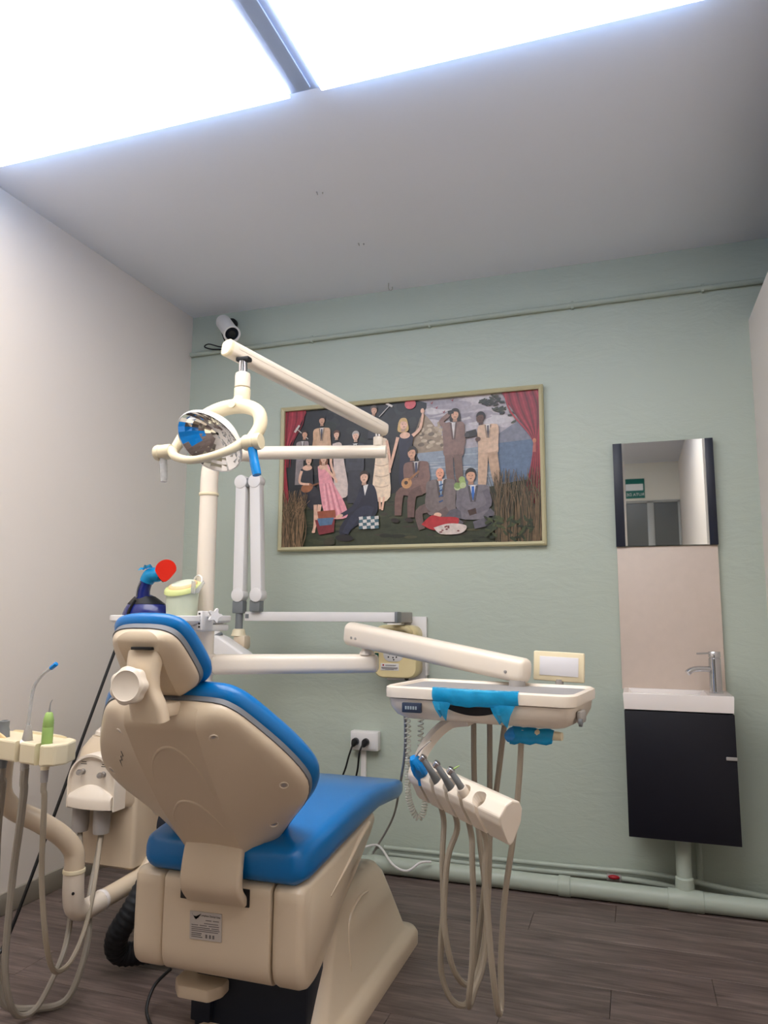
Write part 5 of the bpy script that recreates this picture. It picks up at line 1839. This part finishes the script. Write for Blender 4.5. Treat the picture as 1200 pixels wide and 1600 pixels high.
yl = 2.90
link(-1.552, -1.576, yl, 1.135, 1.64, 'a')
link(-1.642, -1.645, yl, 1.135, 1.64, 'b')
MB().bb(-1.628, -1.592, yl - .02, yl + .02, 1.615, 1.655, .004).build('elbow_link', 'grey', xr)
MB().bb(-1.585, -1.535, yl - .018, yl + .024, 1.063, 1.112, .004).build('base_joint', 'grey', xr)
MB().bb(-1.668, -1.616, yl - .02, yl + .02, 1.055, 1.11, .004).build('head_joint', 'grey', xr)
MB().cyl((-1.642, yl, .98), (-1.642, yl, 1.06), .0165, n=18).build('drop_tube', 'grey', xr)
MB().lathe([(.02, 0), (.026, -.004), (.03, -.02), (.034, -.03), (.03, -.032)], (-1.642, yl, .988), (0, 0, 1), 20).build('drop_collar', 'yellowed', xr)
MB().bb(-1.655, -1.595, yl - .03, yl + .03, .90, .96, .012).build('head_yoke', 'ivory', xr)
hd_c = V((-1.635, 2.83, .895))
mb = MB()
pr_ = [(-1.735, .962), (-1.70, .965), (-1.665, .955), (-1.555, .892), (-1.53, .87), (-1.545, .835), (-1.70, .83), (-1.742, .86)]
mb.prism([(x, 2.78, z) for x, z in pr_], (0, .085, 0), .012, 3)
xh = mb.build('tube_head', 'white', xr)
ca = V((-.62, -.12, .78)).normalized()
cb_ = V((-1.722, 2.82, .945))
MB().lathe([(.045, -.012), (.047, -.008), (.047, .0), (.043, .002)], cb_, ca, 24).build('cone_ring', 'grey', xh)
MB().lathe([(.042, 0), (.042, .045), (.040, .05)], cb_, ca, 24).build('cone', 'white', xh)
MB().lathe([(.0435, .022), (.044, .07), (.042, .1), (.035, .105), (.001, .106)], cb_, ca, 24).build('film_cover', 'cyanpale', xh)
# control box with handle on the plate
t = thing('xray_control_box', 'cream X-ray control box hanging on the white wall plate', 'control box', (-.975, 3.14, .78))
mb = MB()
rg = []
for yv, k in ((YB - .021, .93), (YB - .03, .98), (YB - .09, 1.0), (YB - .115, .985), (YB - .125, .94), (YB - .126, .9)):
    rg.append([(-.978 + x * k, yv, .895 + z * k) for x, z in rrect(.098, .114, .04, 6)])
mb.rings(rg)
bxo = mb.build('box', 'boxcream', t)
MB().tube([(-1.04, YB - .12, .965), (-1.04, YB - .14, .985), (-1.0, YB - .145, .995), (-.94, YB - .145, .995), (-.91, YB - .14, .985), (-.91, YB - .12, .965)], .012, 12, 5).build('handle', 'boxcream', t)
MB().bb(-1.072, -1.052, YB - .132, YB - .124, .862, .888, .002).build('power_switch', 'switchgreen', t)
kp = MB()
rg = []
for yv, k in ((YB - .1265, 1.0), (YB - .129, 1.0), (YB - .13, .96)):
    rg.append([(-.985 + x * k, yv, .895 + z * k) for x, z in rrect(.045, .042, .03, 6)])
kp.rings(rg)
kpo = kp.build('key_panel', 'white', t)
for x, z in ((-1.0, .885), (-1.006, .872), (-.985, .870), (-.97, .872), (-.982, .861)):
    MB().cyl((x, YB - .1295, z), (x, YB - .1315, z), .0035, n=8).build('key', 'ink', kpo)
lp = MB().bb(-1.042, -.96, YB - .1285, YB - .126, .815, .845, .0008).build('label_plate', 'white', t)
MB().bb(-1.033, -1.026, YB - .1292, YB - .128, .834, .841).build('red_mark', 'redpaint', lp)
l2 = MB()
for z, a, b in ((.838, -1.02, -.97), (.835, -1.02, -.974), (.828, -1.038, -.964), (.825, -1.038, -.964), (.822, -1.034, -.968), (.819, -1.02, -.982)):
    l2.bb(a, b, YB - .1292, YB - .128, z - .0009, z + .0009)
l2o = l2.build('label_print', 'inkgrey', lp)
l2o['kind'] = 'stuff'
MB().cyl((-.955, YB - .02, .775), (-.955, YB - .03, .775), .009, n=14).build('cable_gland', 'black', t)
MB().bb(-.868, -.857, YB - .04, YB - .001, .79, .865, .003).build('remote_clip', 'white', t)
